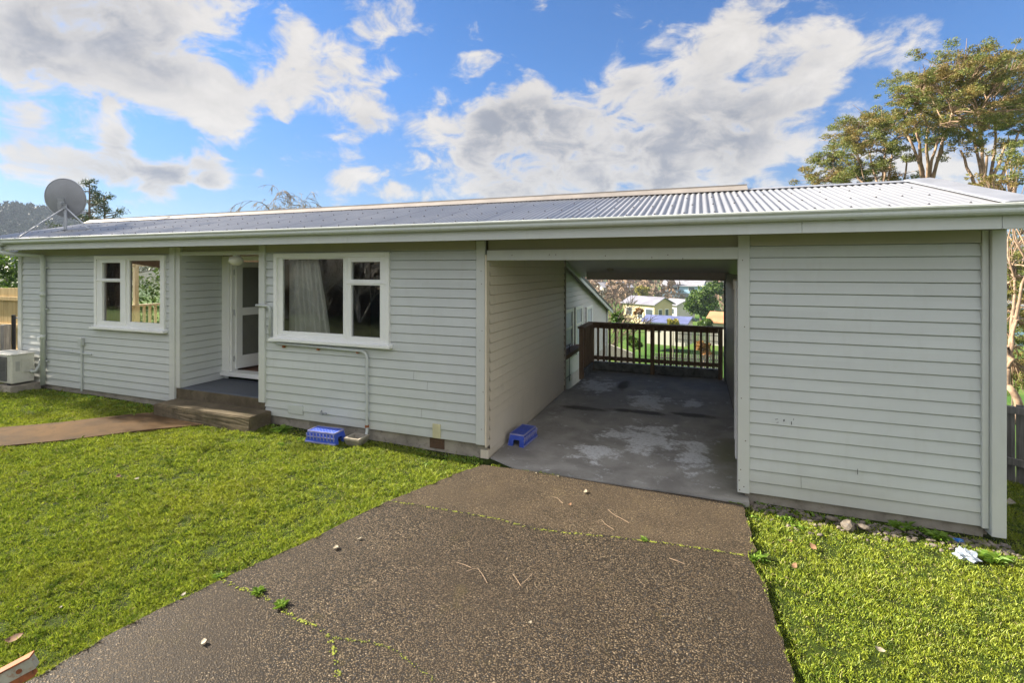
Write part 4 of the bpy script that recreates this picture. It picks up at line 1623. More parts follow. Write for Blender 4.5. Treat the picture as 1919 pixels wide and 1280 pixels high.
s1 = plastic_step((-4.83, 5.50, .03), math.radians(3), 'blue plastic step on the grass below the wide window, faded along its front')
s2 = copy_thing(s1, (-2.31, 6.56, .001), math.radians(86), 'deep blue plastic step with an arched notch, against the carport side wall')

# ---------------------------------------------------------------- carport railing
rail = thing('carport_railing', (-1.0, 11.8, 0), 'dark brown timber railing with square balusters across the back of the carport', 'railing')
kb = MB().bbox(-2.36, .49, 11.80, 11.92, 0.0, .20, .008)
kb.build('kerb', KERBM, rail)
MB().bbox(-2.47, -2.36, 10.85, 11.92, 0.0, .19, .008).build('kerb', KERBM, rail)
for (x, y) in ((-2.43, 10.78), (-2.40, 11.80), (-1.00, 11.76), (.44, 11.76)):
    MB().bbox(x - .045, x + .045, y - .045, y + .045, -.02, 1.10, .004).build('post', RAILV, rail)
MB().bbox(-2.50, .50, 11.72, 11.86, 1.101, 1.145, .005).build('top_rail', RAILW, rail)
MB().bbox(-2.50, -2.36, 10.70, 11.719, 1.101, 1.145, .005).build('top_rail', RAILW, rail)
for (xa, xb) in ((-2.354, -1.046), (-.954, .394)):
    MB().bbox(xa, xb, 11.79, 11.83, 1.00, 1.10, .003).build('rail', RAILW, rail)
    MB().bbox(xa, xb, 11.79, 11.83, .25, .34, .003).build('rail', RAILW, rail)
MB().bbox(-2.44, -2.40, 10.83, 11.75, 1.00, 1.10, .003).build('rail', RAILV, rail)
MB().bbox(-2.44, -2.40, 10.83, 11.75, .25, .34, .003).build('rail', RAILV, rail)
base_b = None
for (xa, xb, nb) in ((-2.354, -1.046, 9), (-.954, .394, 10)):
    for k in range(nb):
        x = xa + (xb - xa) * (k + .75) / (nb + .5)
        m = MB().bbox(x - .024, x + .024, 11.745, 11.789, .22, 1.095, .003)
        m.build('baluster', RAILV, rail)
for k in range(7):
    y = 10.90 + k * .125
    MB().bbox(-2.399, -2.36, y - .024, y + .024, .22, 1.095, .003).build('baluster', RAILV, rail)
sr = thing('stair_handrail', (-2.8, 10.3, 0), 'thin black wire handrail beside the dark timber railing', 'handrail')
mb = MB()
for y in (9.8, 10.15, 10.5, 10.85):
    mb.tube([(-2.72, y, -.1), (-2.72, y, .72)], .009, 6)
mb.build('upright', METALR, sr)
mb = MB()
MB().tube([(-2.72, 9.72, .72), (-2.72, 10.95, .72)], .009, 6).build('rail', METALR, sr)
MB().tube([(-2.72, 9.72, .02), (-2.72, 10.95, .02)], .012, 6).build('rail', METALR, sr)


# ------------------------------------------------------------------ foliage and trees
def leaf_cloud(name, centers, radii, counts, size, mat, parent=None, seed=1, aspect=2.2, shell=0.45, droop=0.0, updir=0.3):
    """many small leaf-shaped faces scattered through ellipsoid clumps"""
    r = np.random.default_rng(seed)
    P_, S_ = [], []
    for c, rad, n in zip(centers, radii, counts):
        n = int(n)
        d = r.normal(size=(n, 3))
        d /= np.linalg.norm(d, axis=1)[:, None]
        rr = (shell + (1 - shell) * r.random(n)) ** 0.8
        wob = 1 + .25 * np.sin(d[:, 0] * 5 + c[0] * 3) * np.cos(d[:, 2] * 4 + c[1] * 2) + .15 * np.sin(d[:, 1] * 9 + c[2])
        p = np.array(c)[None] + d * (rr * wob)[:, None] * np.array(rad)[None]
        P_.append(p)
        S_.append(size * (.6 + .8 * r.random(n)))
    P_ = np.concatenate(P_)
    S_ = np.concatenate(S_)
    n = len(P_)
    a = r.normal(size=(n, 3))
    a[:, 2] -= droop
    a /= np.linalg.norm(a, axis=1)[:, None]
    b = r.normal(size=(n, 3))
    b[:, 2] += updir
    b -= a * (a * b).sum(1)[:, None]
    b /= np.linalg.norm(b, axis=1)[:, None]
    l = S_[:, None] * a
    wd = (S_ / aspect)[:, None] * b
    v = np.stack([P_ - l * .5, P_ + wd * .5, P_ + l * .5, P_ - wd * .5], 1).reshape(-1, 3)
    f = np.arange(n * 4).reshape(-1, 4)
    return np_mesh(name, v, f, mat, parent)


def bez(a, b, c, n):
    return [a * (1 - t) ** 2 + b * 2 * t * (1 - t) + c * t * t for t in [i / n for i in range(n + 1)]]


def branch_tree(name, base, mains, forks, clumps, leafmat, barkmat, label, seed, trunk_r=.22, leafsize=.13, density=1.0, twigs=13, group=None, cat='tree', flat=.6, minr=.012):
    """trunk(s) from base to fork points, curved limbs from forks to every clump, twigs and leaves in it"""
    r = random.Random(seed)
    t = thing(name, base, label, cat, group)
    mb = MB()
    mf = mains[0]
    mb.tube(bez(base, (base + mf) * .5 + Vector((r.uniform(-.3, .3), r.uniform(-.2, .2), 0)), mf, 6), [trunk_r * (1 - .3 * i / 6) for i in range(7)], 10)
    for m_ in mains[1:]:
        mb.tube(bez(mf, (mf + m_) * .5 + Vector((0, 0, -.2)), m_, 4), [trunk_r * .7 * (1 - .2 * i / 4) for i in range(5)], 8)
    for fk in forks:
        mm_ = min(mains, key=lambda q: (q - fk).length)
        mid = (mm_ + fk) * .5 + Vector((r.uniform(-.12, .12), r.uniform(-.12, .12), 0))
        pts = bez(mm_, mid, fk, 6)
        pts = [p if i in (0, 6) else p + Vector((r.gauss(0, .022), r.gauss(0, .022), 0)) for i, p in enumerate(pts)]
        mb.tube(pts, [trunk_r * (.52 - .24 * i / 6) for i in range(7)], 8)
    C, Rr, N = [], [], []
    for (c, rad) in clumps:
        fk = min(forks, key=lambda q: (q - c).length + r.uniform(0, .8) + (3 if q.z > c.z + .5 else 0))
        d = c - fk
        mid = fk + d * .45 + Vector((r.uniform(-.12, .12), r.uniform(-.12, .12), .10)) * d.length
        r0 = max(.014, min(trunk_r * .24, .011 * d.length + .010))
        pts = bez(fk, mid, c, 7)
        pts = [p if i in (0,) else p + Vector((r.gauss(0, 1), r.gauss(0, 1), r.gauss(0, 1))) * .018 * d.length ** .5 for i, p in enumerate(pts)]
        mb.tube(pts, [r0 * (1 - .82 * (i / 7) ** .8) for i in range(8)], 6)
        for k in range(twigs):
            s = pts[r.choice((3, 4, 5, 6))]
            e = c + Vector((r.gauss(0, 1), r.gauss(0, 1), r.gauss(0, .55) + .15)) * rad * .62
            m2 = (s + e) * .5 + Vector((r.uniform(-.1, .1), r.uniform(-.1, .1), .08)) * rad
            mb.tube(bez(s, m2, e, 3), [minr * 1.3, minr, minr * .8, minr * .4], 4, caps=False)
        # leaves sit in several smaller tufts inside the clump
        for k in range(14):
            o_ = Vector((r.gauss(0, .78), r.gauss(0, .78), r.gauss(0, .46))) * rad
            C.append(tuple(c + o_))
            q = rad * r.uniform(.26, .55)
            Rr.append((q, q, q * flat))
            N.append(150 * density * (q / .35) ** 1.6)
    mb.build('trunk', barkmat, t, smooth=True)
    leaf_cloud('crown', C, Rr, N, leafsize, leafmat, t, seed, droop=.5, aspect=2.8)
    return t


def cl(px, py, rpx, t, jit, r):
    tt = t + r.uniform(-jit, jit)
    return (W(px, py, tt), rpx / FPX * tt)


r_ = random.Random(5)
TE = 19.0
A_cl = [(1528, 338, 22), (1552, 318, 22), (1560, 288, 24), (1578, 262, 24), (1600, 240, 26), (1628, 222, 26), (1655, 222, 26), (1682, 236, 24), (1580, 330, 20),
        (1612, 312, 22), (1645, 318, 22), (1672, 300, 24), (1698, 262, 20), (1605, 282, 20), (1690, 330, 18), (1640, 262, 18), (1655, 285, 22), (1600, 262, 22), (1560, 330, 22), (1620, 340, 20), (1545, 300, 16)]
clA = [cl(x, y, q * 1.05, TE, 1.3, r_) for x, y, q in A_cl]
fA = [W(1655, 315, TE), W(1680, 325, TE + .6), W(1620, 340, TE - .5), W(1600, 345, TE), W(1672, 290, TE), W(1630, 285, TE), W(1590, 305, TE + .4), W(1660, 260, TE), W(1700, 300, TE)]
branch_tree('eucalyptus', W(1690, 640, TE), [W(1690, 420, TE), W(1650, 395, TE - .5)], fA, clA, LEAF_E, BARK_E, 'smaller domed eucalyptus with rusty green leaves, left of the tall one behind the carport roof', 3, .10, .068, 3.1, group='eucalyptus trees behind the carport')
TB = 17.0
B_cl = [(1690, 178, 24), (1712, 152, 26), (1742, 132, 28), (1775, 112, 28), (1812, 104, 28), (1850, 112, 30), (1885, 112, 30), (1915, 122, 30), (1700, 205, 22),
        (1728, 186, 26), (1762, 168, 26), (1800, 148, 28), (1838, 150, 28), (1875, 150, 28), (1908, 160, 28), (1715, 232, 20), (1748, 222, 24), (1782, 206, 26),
        (1815, 196, 26), (1850, 190, 26), (1886, 192, 26), (1918, 200, 28), (1770, 246, 22), (1806, 238, 24), (1842, 230, 24), (1880, 232, 24), (1915, 244, 28),
        (1700, 178, 18), (1758, 262, 16), (1830, 268, 18), (1945, 150, 40), (1960, 220, 40), (1890, 270, 20), (1745, 150, 26), (1795, 130, 28), (1830, 128, 28), (1870, 130, 28), (1720, 170, 24), (1780, 185, 26), (1830, 175, 28), (1865, 210, 26), (1900, 215, 26), (1735, 205, 22), (1800, 222, 24)]
clB = [cl(x, y, q * 1.0, TB, 1.8, r_) for x, y, q in B_cl]
fB = [W(1758, 262, TB), W(1800, 280, TB + .7), W(1722, 270, TB + .6), W(1850, 290, TB - .6), W(1775, 240, TB), W(1885, 270, TB), W(1825, 250, TB + .5), W(1740, 235, TB - .5), W(1700, 250, TB), W(1908, 250, TB), W(1835, 215, TB), W(1785, 210, TB - .6), W(1865, 235, TB + .8), W(1712, 215, TB)]
branch_tree('eucalyptus', W(1760, 640, TB), [W(1760, 470, TB), W(1738, 370, TB + .3), W(1850, 380, TB - .3)], fB, clB, LEAF_E, BARK_E, 'tallest eucalyptus with a broad crown and forked tan limbs behind the roof', 8, .125, .064, 3.1, twigs=16, group='eucalyptus trees behind the carport')
TC = 12.5
C_cl = [(1908, 300, 20), (1935, 280, 30), (1850, 335, 16), (1868, 345, 16), (1835, 345, 14), (1895, 335, 18), (1885, 470, 26), (1912, 450, 24), (1880, 510, 24), (1912, 500, 26), (1890, 545, 20), (1918, 560, 24),
        (1945, 400, 40), (1950, 520, 40), (1935, 640, 34), (1912, 690, 22), (1885, 600, 16), (1940, 720, 26), (1885, 690, 14), (1960, 600, 40), (1878, 485, 20), (1895, 460, 22), (1900, 525, 24), (1878, 545, 20), (1905, 585, 22), (1876, 575, 18), (1916, 610, 26), (1880, 632, 14), (1908, 655, 22), (1918, 700, 24), (1900, 725, 16), (1875, 515, 20)]
clC = [cl(x, y, q * 1.0, TC + 1.5, 1.2, r_) for x, y, q in C_cl]
fC = [W(1884, 650, TC), W(1905, 600, TC), W(1882, 615, TC + .3), W(1930, 500, TC), W(1902, 520, TC + .6)]
tC = branch_tree('eucalyptus', W(1896, 790, TC), [W(1888, 720, TC), W(1889, 690, TC)], fC, clC, LEAF_E, BARK_E, 'low bent eucalyptus trunk and leaves beyond the grey fence at the right edge', 15, .10, .065, 2.4, group='eucalyptus trees behind the carport')

# conifer beyond the left end of the roof
def conifer(base, height, spread, label, seed, leaf=.12, lean=0.0):
    r = random.Random(seed)
    t = thing('conifer', base, label, 'tree')
    mb = MB()
    topp = base + Vector((lean, 0, height))
    mb.tube([base, base.lerp(topp, .5), topp], [height * .022, height * .013, .02], 8)
    C, Rr, N = [], [], []
    n = 46
    for k in range(n):
        f = .25 + .75 * (k / n)
        p = base.lerp(topp, f)
        ln = spread * (1.05 - f) ** 1.0 * r.uniform(.35, 1.2) + .15
        a = r.uniform(0, 2 * math.pi)
        e = p + Vector((math.cos(a) * ln, math.sin(a) * ln, ln * r.uniform(.10, .5)))
        mb.tube([p, p.lerp(e, .5) + Vector((0, 0, -.05 * ln)), e], [.05, .03, .012], 5, caps=False)
        m = max(2, int(ln / .35))
        for j in range(m):
            q = p.lerp(e, .35 + .65 * (j + 1) / m)
            s = r.uniform(.16, .30)
            C.append(tuple(q + Vector((r.gauss(0, .1), r.gauss(0, .1), .06))))
            Rr.append((s, s, s * .9))
            N.append(60)
    mb.build('trunk', BARK_D, t)
    leaf_cloud('crown', C, Rr, N, leaf, LEAF_C, t, seed, aspect=3.6)
    return t


pc = W(168, 405, 30)
conifer(Vector((pc.x, pc.y, pc.z - 6.2)), 8.35, 3.3, 'dark green conifer with a side branch behind the satellite dish', 21)
pc = W(196, 405, 31)
conifer(Vector((pc.x, pc.y, pc.z - 5.2)), 6.5, 3.7, 'lower spreading conifer right of the taller one by the satellite dish', 22)


def bare_tree(name, base, height, spread, seed, mat, label=None, group=None, levels=5, droop=0.0, r0=.12, n0=5, minr=.010, parent=None, cat='tree'):
    """leafless tree grown by repeated forking"""
    r = random.Random(seed)
    mb = MB()

    def grow(p, d, ln, rad, lev):
        pts = [p]
        q = p
        dd_ = d.copy()
        for i in range(3):
            dd_ = (dd_ + Vector((r.gauss(0, .16), r.gauss(0, .16), r.gauss(0, .10) - droop * (levels - lev) * .12))).normalized()
            q = q + dd_ * ln / 3
            pts.append(q)
        mb.tube(pts, [rad, rad * .88, rad * .76, max(minr * .6, rad * .62)], 6 if lev > 3 else 4, caps=False)
        if lev <= 0:
            return
        for k in range(r.choice((2, 3, 3)) if lev > 1 else r.choice((2, 3, 4))):
            nd = (dd_ + Vector((r.gauss(0, spread), r.gauss(0, spread), r.gauss(0, spread * .5) + .08))).normalized()
            grow(pts[r.choice((2, 3, 3))], nd, ln * r.uniform(.62, .86), max(minr, rad * .6), lev - 1)
    o = Vector((0, 0, 0))
    for k in range(n0):
        grow(o, Vector((r.gauss(0, .3), r.gauss(0, .3), 1)).normalized(), height * .30, r0, levels)
    for i, v in enumerate(mb.v):
        mb.v[i] = (v[0] + base[0], v[1] + base[1], v[2] + base[2])
    ob = mb.build(name, mat)
    # origin at the base
    me = ob.data
    me.transform(Matrix.Translation(-Vector(base)))
    ob.location = base
    return tag(ob, label, cat, group)


pc = W(528, 400, 24)
bare_tree('bare_tree', (pc.x, pc.y, pc.z - 2.7), 5.0, .46, 4, BARK_P, 'leafless weeping tree showing above the roof ridge', levels=6, droop=.5, r0=.05, n0=3, minr=.010)

# timber fence and hedge seen past the left corner
fl = thing('timber_fence', (-17, 7.3, .1), 'new pale timber paling fence beyond the left corner of the house', 'fence')
mb = MB()
x = -22.0
while x < -14.7:
    hgt = 1.93 + random.uniform(-.015, .015)
    mb.bbox(x, x + .142, 7.1, 7.12, .12, hgt, .003)
    x += .147
mb.build('palings', NEWW, fl)
for z in (1.62, .95, .35):
    MB().box(-22, -14.75, 7.05, 7.095, z, z + .09).build('rail', NEWW, fl)
gt = thing('metal_gate', (-13.6, 6.0, .1), 'dark metal gate post and rail at the left corner of the house', 'gate')
pg = W(26, 600, 10.6)
MB().tube([(pg.x, pg.y, .1), (pg.x, pg.y, 1.42)], .035, 10).build('post', METALR, gt)
mb = MB()
mb.tube([(pg.x, pg.y, 1.36), (pg.x + .9, pg.y + .03, 1.34)], .016, 8)
mb.tube([(pg.x + .06, pg.y, .2), (pg.x + .06, pg.y, 1.36)], .014, 8)
for k in range(6):
    mb.tube([(pg.x + .15 + k * .12, pg.y + .01, .25), (pg.x + .15 + k * .12, pg.y + .01, 1.35)], .007, 6)
mb.build('gate_frame', METALR, gt)
pg = W(5, 600, 10.2)
tag(MB().bbox(pg.x - .09, pg.x + .05, pg.y, pg.y + .12, .1, 1.25, .006).build('timber_post', GREYW), 'short dark weathered post beside the air conditioning unit', 'post')
C, Rr, N = [], [], []
hr = random.Random(9)
hg = thing('hedge', (-19, 9.5, 0), 'tall leafy green shrubs behind the pale timber fence', 'hedge')
for k in range(60):
    c = (hr.uniform(-26, -15.6), hr.uniform(8.2, 14), hr.uniform(.5, 3.0))
    C.append(c)
    s = hr.uniform(.4, .8)
    Rr.append((s, s, s * .9))
    N.append(330)
leaf_cloud('foliage', C, Rr, N, .13, LEAF_D, hg, 31)
mb = MB()
for k in range(8):
    x = -14 - k * 1.4
    mb.tube([(x - 2, 9.5, 0), (x - 1.8, 9.4, 2.6)], [.07, .03], 6)
mb.build('stems', BARK_D, hg)

# weathered fence on the right
fr_ = thing('paling_fence', tuple(gp(1890, 890, -.35)), 'weathered grey paling fence beyond the right end of the carport', 'fence')
fa = gp(1850, 880, -.36)
fb = gp(1990, 917, -.28)
fd = (fb - fa)
fl_ = fd.length
fd.normalize()
fn = Vector((-fd.y, fd.x, 0)).normalized()
fz = Vector((0, 0, 1))
s = 0.0
k = 0
while s < fl_ + 4.4:
    c = fa + fd * (s + .05)
    zb = float(ground_z(c.x, c.y)) - .02
    hh = .98 + random.uniform(-.03, .03)
    m = MB()
    zt_ = fa.z + hh
    zb = min(zb, fa.z) - .01
    hh = zt_ - zb
    m.obox(Vector((c.x, c.y, zb + hh / 2)) + fn * random.uniform(-.004, .004), fd * .047, fn * .009, Vector((random.uniform(-.01, .01), 0, hh / 2)))
    m.build('paling', GREYW, fr_)
    s += .115
for z in (.16, .84):
    m = MB().obox(fa + fd * (fl_ / 2 + 2.2) - fn * .035 + fz * (z + .05), fd * (fl_ / 2 + 2.3), fn * .022, fz * .045)
    m.build('rail', GREYW, fr_)

# ------------------------------------------------------------------ the valley: houses and trees beyond
def far_house(name, px, py, t, wdt, dep, hgt, rh, rz, wall, roofm, label, wins, group='houses in the valley', chimney=False):
    b = W(px, py, t)
    h_ = thing(name, b, label, 'house', group, rz, world_parts=False)
    z0 = -1.5
    m = MB()
    x0, x1, y0, y1 = -wdt / 2, wdt / 2, -dep / 2, dep / 2
    m.add([(x0, y0, z0), (x1, y0, z0), (x1, y1, z0), (x0, y1, z0), (x0, y0, hgt), (x1, y0, hgt), (x1, y1, hgt), (x0, y1, hgt), (x0, 0, hgt + rh), (x1, 0, hgt + rh)],
          [(0, 1, 5, 4), (2, 3, 7, 6), (1, 2, 6, 9, 5), (3, 0, 4, 8, 7)])
    m.build('wall', wall, h_)
    rr = MB()
    e = .5
    dz = rh / (dep / 2) * e
    for sgn in (-1, 1):
        a = [(x0 - e, sgn * (dep / 2 + e), hgt - dz), (x1 + e, sgn * (dep / 2 + e), hgt - dz), (x1 + e, 0, hgt + rh), (x0 - e, 0, hgt + rh)]
        a2 = [(p[0], p[1], p[2] + .15) for p in a]
        rr.add(a + a2, [(0, 1, 2, 3), (4, 5, 6, 7), (0, 1, 5, 4), (1, 2, 6, 5), (3, 0, 4, 7)])
    rf = rr.build('roof', roofm, h_, fixn=True)
    if chimney:
        MB().box(x0 + 1, x0 + 1.7, .2, .9, hgt + rh * .6, hgt + rh + .9).build('chimney', CONC, rf)
    for (face, u, z, w_, hh_) in wins:
        fr = MB()
        gl_ = MB()
        if face == 'f':
            fr.box(u - w_ / 2 - .12, u + w_ / 2 + .12, y0 - .05, y0 + .02, z - .12, z + hh_ + .12)
            gl_.box(u - w_ / 2, u + w_ / 2, y0 - .09, y0 - .055, z, z + hh_)
        else:
            xx = x1 if face == 'r' else x0
            sg = 1 if face == 'r' else -1
            fr.box(min(xx, xx + sg * .05), max(xx, xx + sg * .05), u - w_ / 2 - .12, u + w_ / 2 + .12, z - .12, z + hh_ + .12)
            gl_.box(min(xx + sg * .055, xx + sg * .09), max(xx + sg * .055, xx + sg * .09), u - w_ / 2, u + w_ / 2, z, z + hh_)
        f_ = fr.build('window', WHITE, h_)
        gl_.build('pane', m_pane, f_)
    return h_


m_pane = m_basic('far_window_pane', (0.06, 0.08, 0.10), rough=0.12, bstr=0)
YEL = m_basic('yellow_wall', (0.50, 0.43, 0.25), var=0.06, scale=.5, rough=.8)
BLU = m_basic('pale_blue_wall', (0.30, 0.46, 0.62), var=0.06, scale=.5, rough=.8)
WHT = m_basic('white_wall', (0.50, 0.48, 0.42), var=0.06, scale=.5, rough=.8)
GRF = m_basic('grey_tin_roof', (0.22, 0.22, 0.26), var=0.15, scale=.6, rough=.5, dirt=(0.2, 0.17, 0.2))
BRF = m_basic('blue_tin_roof', (0.12, 0.14, 0.27), var=0.15, scale=.8, rough=.5)
WRF = m_basic('pale_tin_roof', (0.27, 0.27, 0.30), var=0.1, scale=.8, rough=.5)
ORF = m_basic('terracotta_roof', (0.42, 0.20, 0.10), var=0.2, scale=.8, rough=.7)
far_house('two_storey_house', 1214, 596, 105, 8.4, 5.5, 3.3, 1.2, math.radians(-36), YEL, GRF, 'yellow house with grey gabled roof seen through the carport', [('f', -2.6, .8, 1.6, 1.4), ('f', .5, .2, 1.2, 1.9), ('f', 2.9, 1.0, 1.8, 1.2), ('r', -1, .8, .9, 1.3), ('r', 1, .8, .9, 1.3)])
far_house('weatherboard_house', 1283, 549, 170, 13, 7, 2.7, 1.6, math.radians(-12), BLU, WRF, 'pale blue house with light roof, farthest up the valley', [('f', -3.0, 1.0, 3, 1.1), ('f', 3.2, 1.1, 2, 1.0)])
far_house('weatherboard_house', 1272, 596, 118, 4.5, 6, 3.4, 1.1, math.radians(-40), WHT, WRF, 'small white walled house beside the round green tree', [('f', -1, 1.2, .8, 1.3), ('f', 1, 1.2, .8, 1.3)])
far_house('garage', 1254, 622, 66, 5.2, 3.6, 1.5, .55, math.radians(-14), WHT, BRF, 'low garage with a blue metal roof below the yellow house', [('f', -1.5, .3, 1.6, .9)])
far_house('garage', 1358, 622, 60, 2.4, 3, 1.5, .8, math.radians(-20), WHT, ORF, 'small building with terracotta roof behind the carport post', [])
far_house('weatherboard_house', 1150, 552, 190, 12, 8, 3, 1.8, YAW + math.radians(14), WHT, WRF, 'distant white house between the bare brown trees', [('f', -3, 1, 1.6, 1.2), ('f', 2, 1, 1.6, 1.2)])
far_house('weatherboard_house', 1330, 536, 230, 14, 8, 3, 1.8, YAW, WHT, WRF, 'distant pale house above the round green tree', [('f', -3, 1, 1.6, 1.2)])
far_house('weatherboard_house', 1906, 616, 60, 9, 8, 3.2, 1.6, YAW - math.radians(20), BLU, WRF, 'blue grey house glimpsed through the leaves right of the carport', [('f', -2, 1, 1.6, 1.2)])


def round_tree(name, px, py, rpx, t, mat, label, seed, leaf=.35, n=26, cat='tree', group=None, squash=.9, dens=150):
    c = W(px, py, t)
    R_ = rpx / FPX * t
    gz = float(ground_z(c.x, c.y))
    base = Vector((c.x, c.y, min(gz, c.z - R_ * 1.2)))
    tr = thing(name, base, label, cat, group)
    r = random.Random(seed)
    C, Rr, N = [], [], []
    mb = MB()
    mb.tube([base, Vector((c.x, c.y, c.z - R_ * .2))], [R_ * .09, R_ * .05], 8)
    for k in range(n):
        d = Vector((r.gauss(0, 1), r.gauss(0, 1), r.gauss(0, 1))).normalized() * R_ * r.uniform(.35, .78)
        d.z *= squash
        p = c + d
        mb.tube([Vector((c.x, c.y, c.z - R_ * .3)), p], [R_ * .03, R_ * .012], 5, caps=False)
        q = R_ * r.uniform(.24, .38)
        C.append(tuple(p))
        Rr.append((q, q, q * .8))
        N.append(dens)
    mb.build('trunk', BARK_D, tr)
    leaf_cloud('crown', C, Rr, N, leaf, mat, tr, seed, aspect=1.6)
    return tr


round_tree('broadleaf_tree', 1314, 566, 34, 80, LEAF_D, 'large round dark green tree to the right of the yellow house', 41, .42, 46)
round_tree('broadleaf_tree', 1340, 538, 20, 100, LEAF_D, 'dark green treetop behind the large round tree', 42, .42, 22)
round_tree('yellow_shrub', 1204, 546, 15, 135, LEAF_Y, 'rounded yellow green shrub above the yellow house', 43, .5, 18, 'shrub')
round_tree('yellow_shrub', 1262, 606, 13, 58, LEAF_Y, 'low yellow green shrub in front of the blue garage roof', 44, .25, 14, 'shrub')
round_tree('green_shrub', 1322, 607, 16, 56, LEAF_D, 'green shrub just above the railing at its right end', 45, .25, 16, 'shrub')
round_tree('green_shrub', 1158, 594, 13, 40, LEAF_D, 'dark green bush behind the left part of the railing', 46, .22, 16, 'shrub')
round_tree('green_shrub', 1190, 640, 16, 26, LEAF_D, 'low mixed shrub below the railing beside the wing wall', 47, .16, 16, 'shrub')
round_tree('autumn_shrub', 1198, 583, 10, 60, LEAF_O, 'small orange leaved shrub in front of the yellow house', 48, .22, 10, 'shrub')
round_tree('autumn_shrub', 1320, 655, 22, 40, LEAF_O, 'russet shrub at the end of the green yard', 49, .18, 14, 'shrub')
round_tree('broadleaf_tree', 1898, 700, 24, 24, LEAF_D, 'green bush low behind the fence on the right', 50, .2, 16)

# leafless brown trees massed across the valley
br = random.Random(77)
spots = [(1098, 600, 40, 'farthest left, beside the wing wall'), (1120, 600, 46, 'second from the left, tallest of the near ones'), (1108, 590, 60, 'behind the two nearest ones'),
         (1146, 585, 62, 'left of the yellow house'), (1158, 566, 110, 'just above the left end of the yellow house roof'), (1128, 560, 130, 'high on the far slope above the wing roof'),
         (1225, 552, 160, 'left of the pale blue house'), (1180, 548, 170, 'behind the rounded yellow shrub'), (1248, 566, 140, 'below the pale blue house')]
for i, (px, py, t, lb) in enumerate(spots):
    b = W(px, py, t)
    b.z = min(float(ground_z(b.x, b.y)), b.z)
    bare_tree('bare_tree', tuple(b), (EYE - b.z) * (.95 if t < 100 else .55) + br.uniform(-1.5, .3), .45, 100 + i, BARK_T if i % 3 else BARK_D, 'leafless brown tree across the valley, ' + lb, 'leafless trees across the valley', levels=4, r0=.10, n0=2, minr=.015 + .0005 * t)

# brushwood far slope that reads as one mass
def scatter_forest(name, n, fx, hgt, mat, seed, tri=34, wd=.32):
    r = np.random.default_rng(seed)
    P_ = fx(r, n)
    z = ground_z(P_[:, 0], P_[:, 1])
    H = hgt * (.6 + .8 * r.random(len(P_)))
    m = len(P_)
    k = tri
    u = r.random((m, k)) ** .8
    rad = H[:, None] * wd * (1 - u) ** .7 * np.sqrt(r.random((m, k)))
    a = r.random((m, k)) * 2 * np.pi
    cx_ = P_[:, 0][:, None] + rad * np.cos(a)
    cy_ = P_[:, 1][:, None] + rad * np.sin(a)
    cz_ = z[:, None] + H[:, None] * (.08 + .92 * u)
    c = np.stack([cx_, cy_, cz_], -1).reshape(-1, 3)
    s = np.repeat(H * .13, k)[:, None]
    d1_ = r.normal(size=c.shape) * s * .6
    d2_ = r.normal(size=c.shape) * s * .6
    d1_[:, 2] *= 1.6
    v = np.stack([c - d1_, c + d2_, c + d1_ * .8 - d2_ * .4], 1).reshape(-1, 3)
    o = np_mesh(name, v, np.arange(len(v)).reshape(-1, 3), mat)
    return tag(o, None, None, None, 'stuff')


def hillpos(r, n):
    a = r.random(n) * 2 * np.pi
    q = np.sqrt(r.random(n)) * 210
    x = -600 + q * np.cos(a)
    y = 270 + q * np.sin(a)
    keep = (np.hypot(x, y) > 500)
    return np.stack([x, y], -1)[keep]


o = scatter_forest('hill_forest', 8000, hillpos, 13, FOREST, 3)
o['label'] = 'dark forest covering the distant hill at the left'
o['category'] = 'forest'
o = scatter_forest('hill_bare_trees', 420, hillpos, 14, FOREST_P, 4, 40, .28)
o['label'] = 'pale leafless trees scattered over the distant hill'
o['category'] = 'forest'


def slopepos(r, n):
    t = 150 + 260 * r.random(n)
    px = 850 + 1250 * r.random(n)
    u = (px - 960) / FPX
    return np.stack([(-SY + u * CY) * t, (CY + u * SY) * t], -1)


o = scatter_forest('valley_brushwood', 1500, slopepos, 6, BARK_T, 5, 44, .5)
o['label'] = 'brown leafless brushwood on the far side of the valley'
o['category'] = 'forest'

# picket fences in the yard below
def picket(a, b, hgt, n, mat, label, name='picket_fence'):
    a, b = Vector(a), Vector(b)
    f = thing(name, a, label, 'fence')
    m = MB()
    d = (b - a)
    nrm = Vector((-d.y, d.x, 0)).normalized()
    dn_ = d.normalized()
    wd = d.length / n * .62
    for k in range(n):
        c = a + d * (k + .5) / n
        m.obox(c + Vector((0, 0, hgt / 2)), dn_ * wd / 2, nrm * .01, Vector((0, 0, hgt / 2 * random.uniform(.96, 1.02))))
    m.build('pickets', mat, f)
    for z in (.25, .75):
        MB().obox((a + b) / 2 + nrm * .03 + Vector((0, 0, hgt * z)), d / 2, nrm * .02, Vector((0, 0, .04))).build('rail', mat, f)
    return f


picket(W(1228, 696, 27), W(1352, 700, 27), 1.0, 34, GREYW, 'grey picket fence at the near side of the green yard below the carport')
picket(W(1265, 641, 46), W(1352, 646, 46), 1.1, 36, GREYW, 'far grey fence at the back of the green yard below the carport')
picket(W(1236, 556, 150), W(1300, 560, 150), 1.6, 40, BARK_D, 'dark fence in front of the pale blue house')
# pale garden bank beside the wing
mb = MB()
a = W(1130, 640, 25)
tag(mb.obox(W(1160, 664, 22), (.62, .1, -.22), (-.05, .15, 0), (0, 0, .30)).build('retaining_wall', m_basic('pale_wall', (.62, .55, .45), rough=.8)), 'pale sloping wall seen between the balusters beside the wing', 'wall')

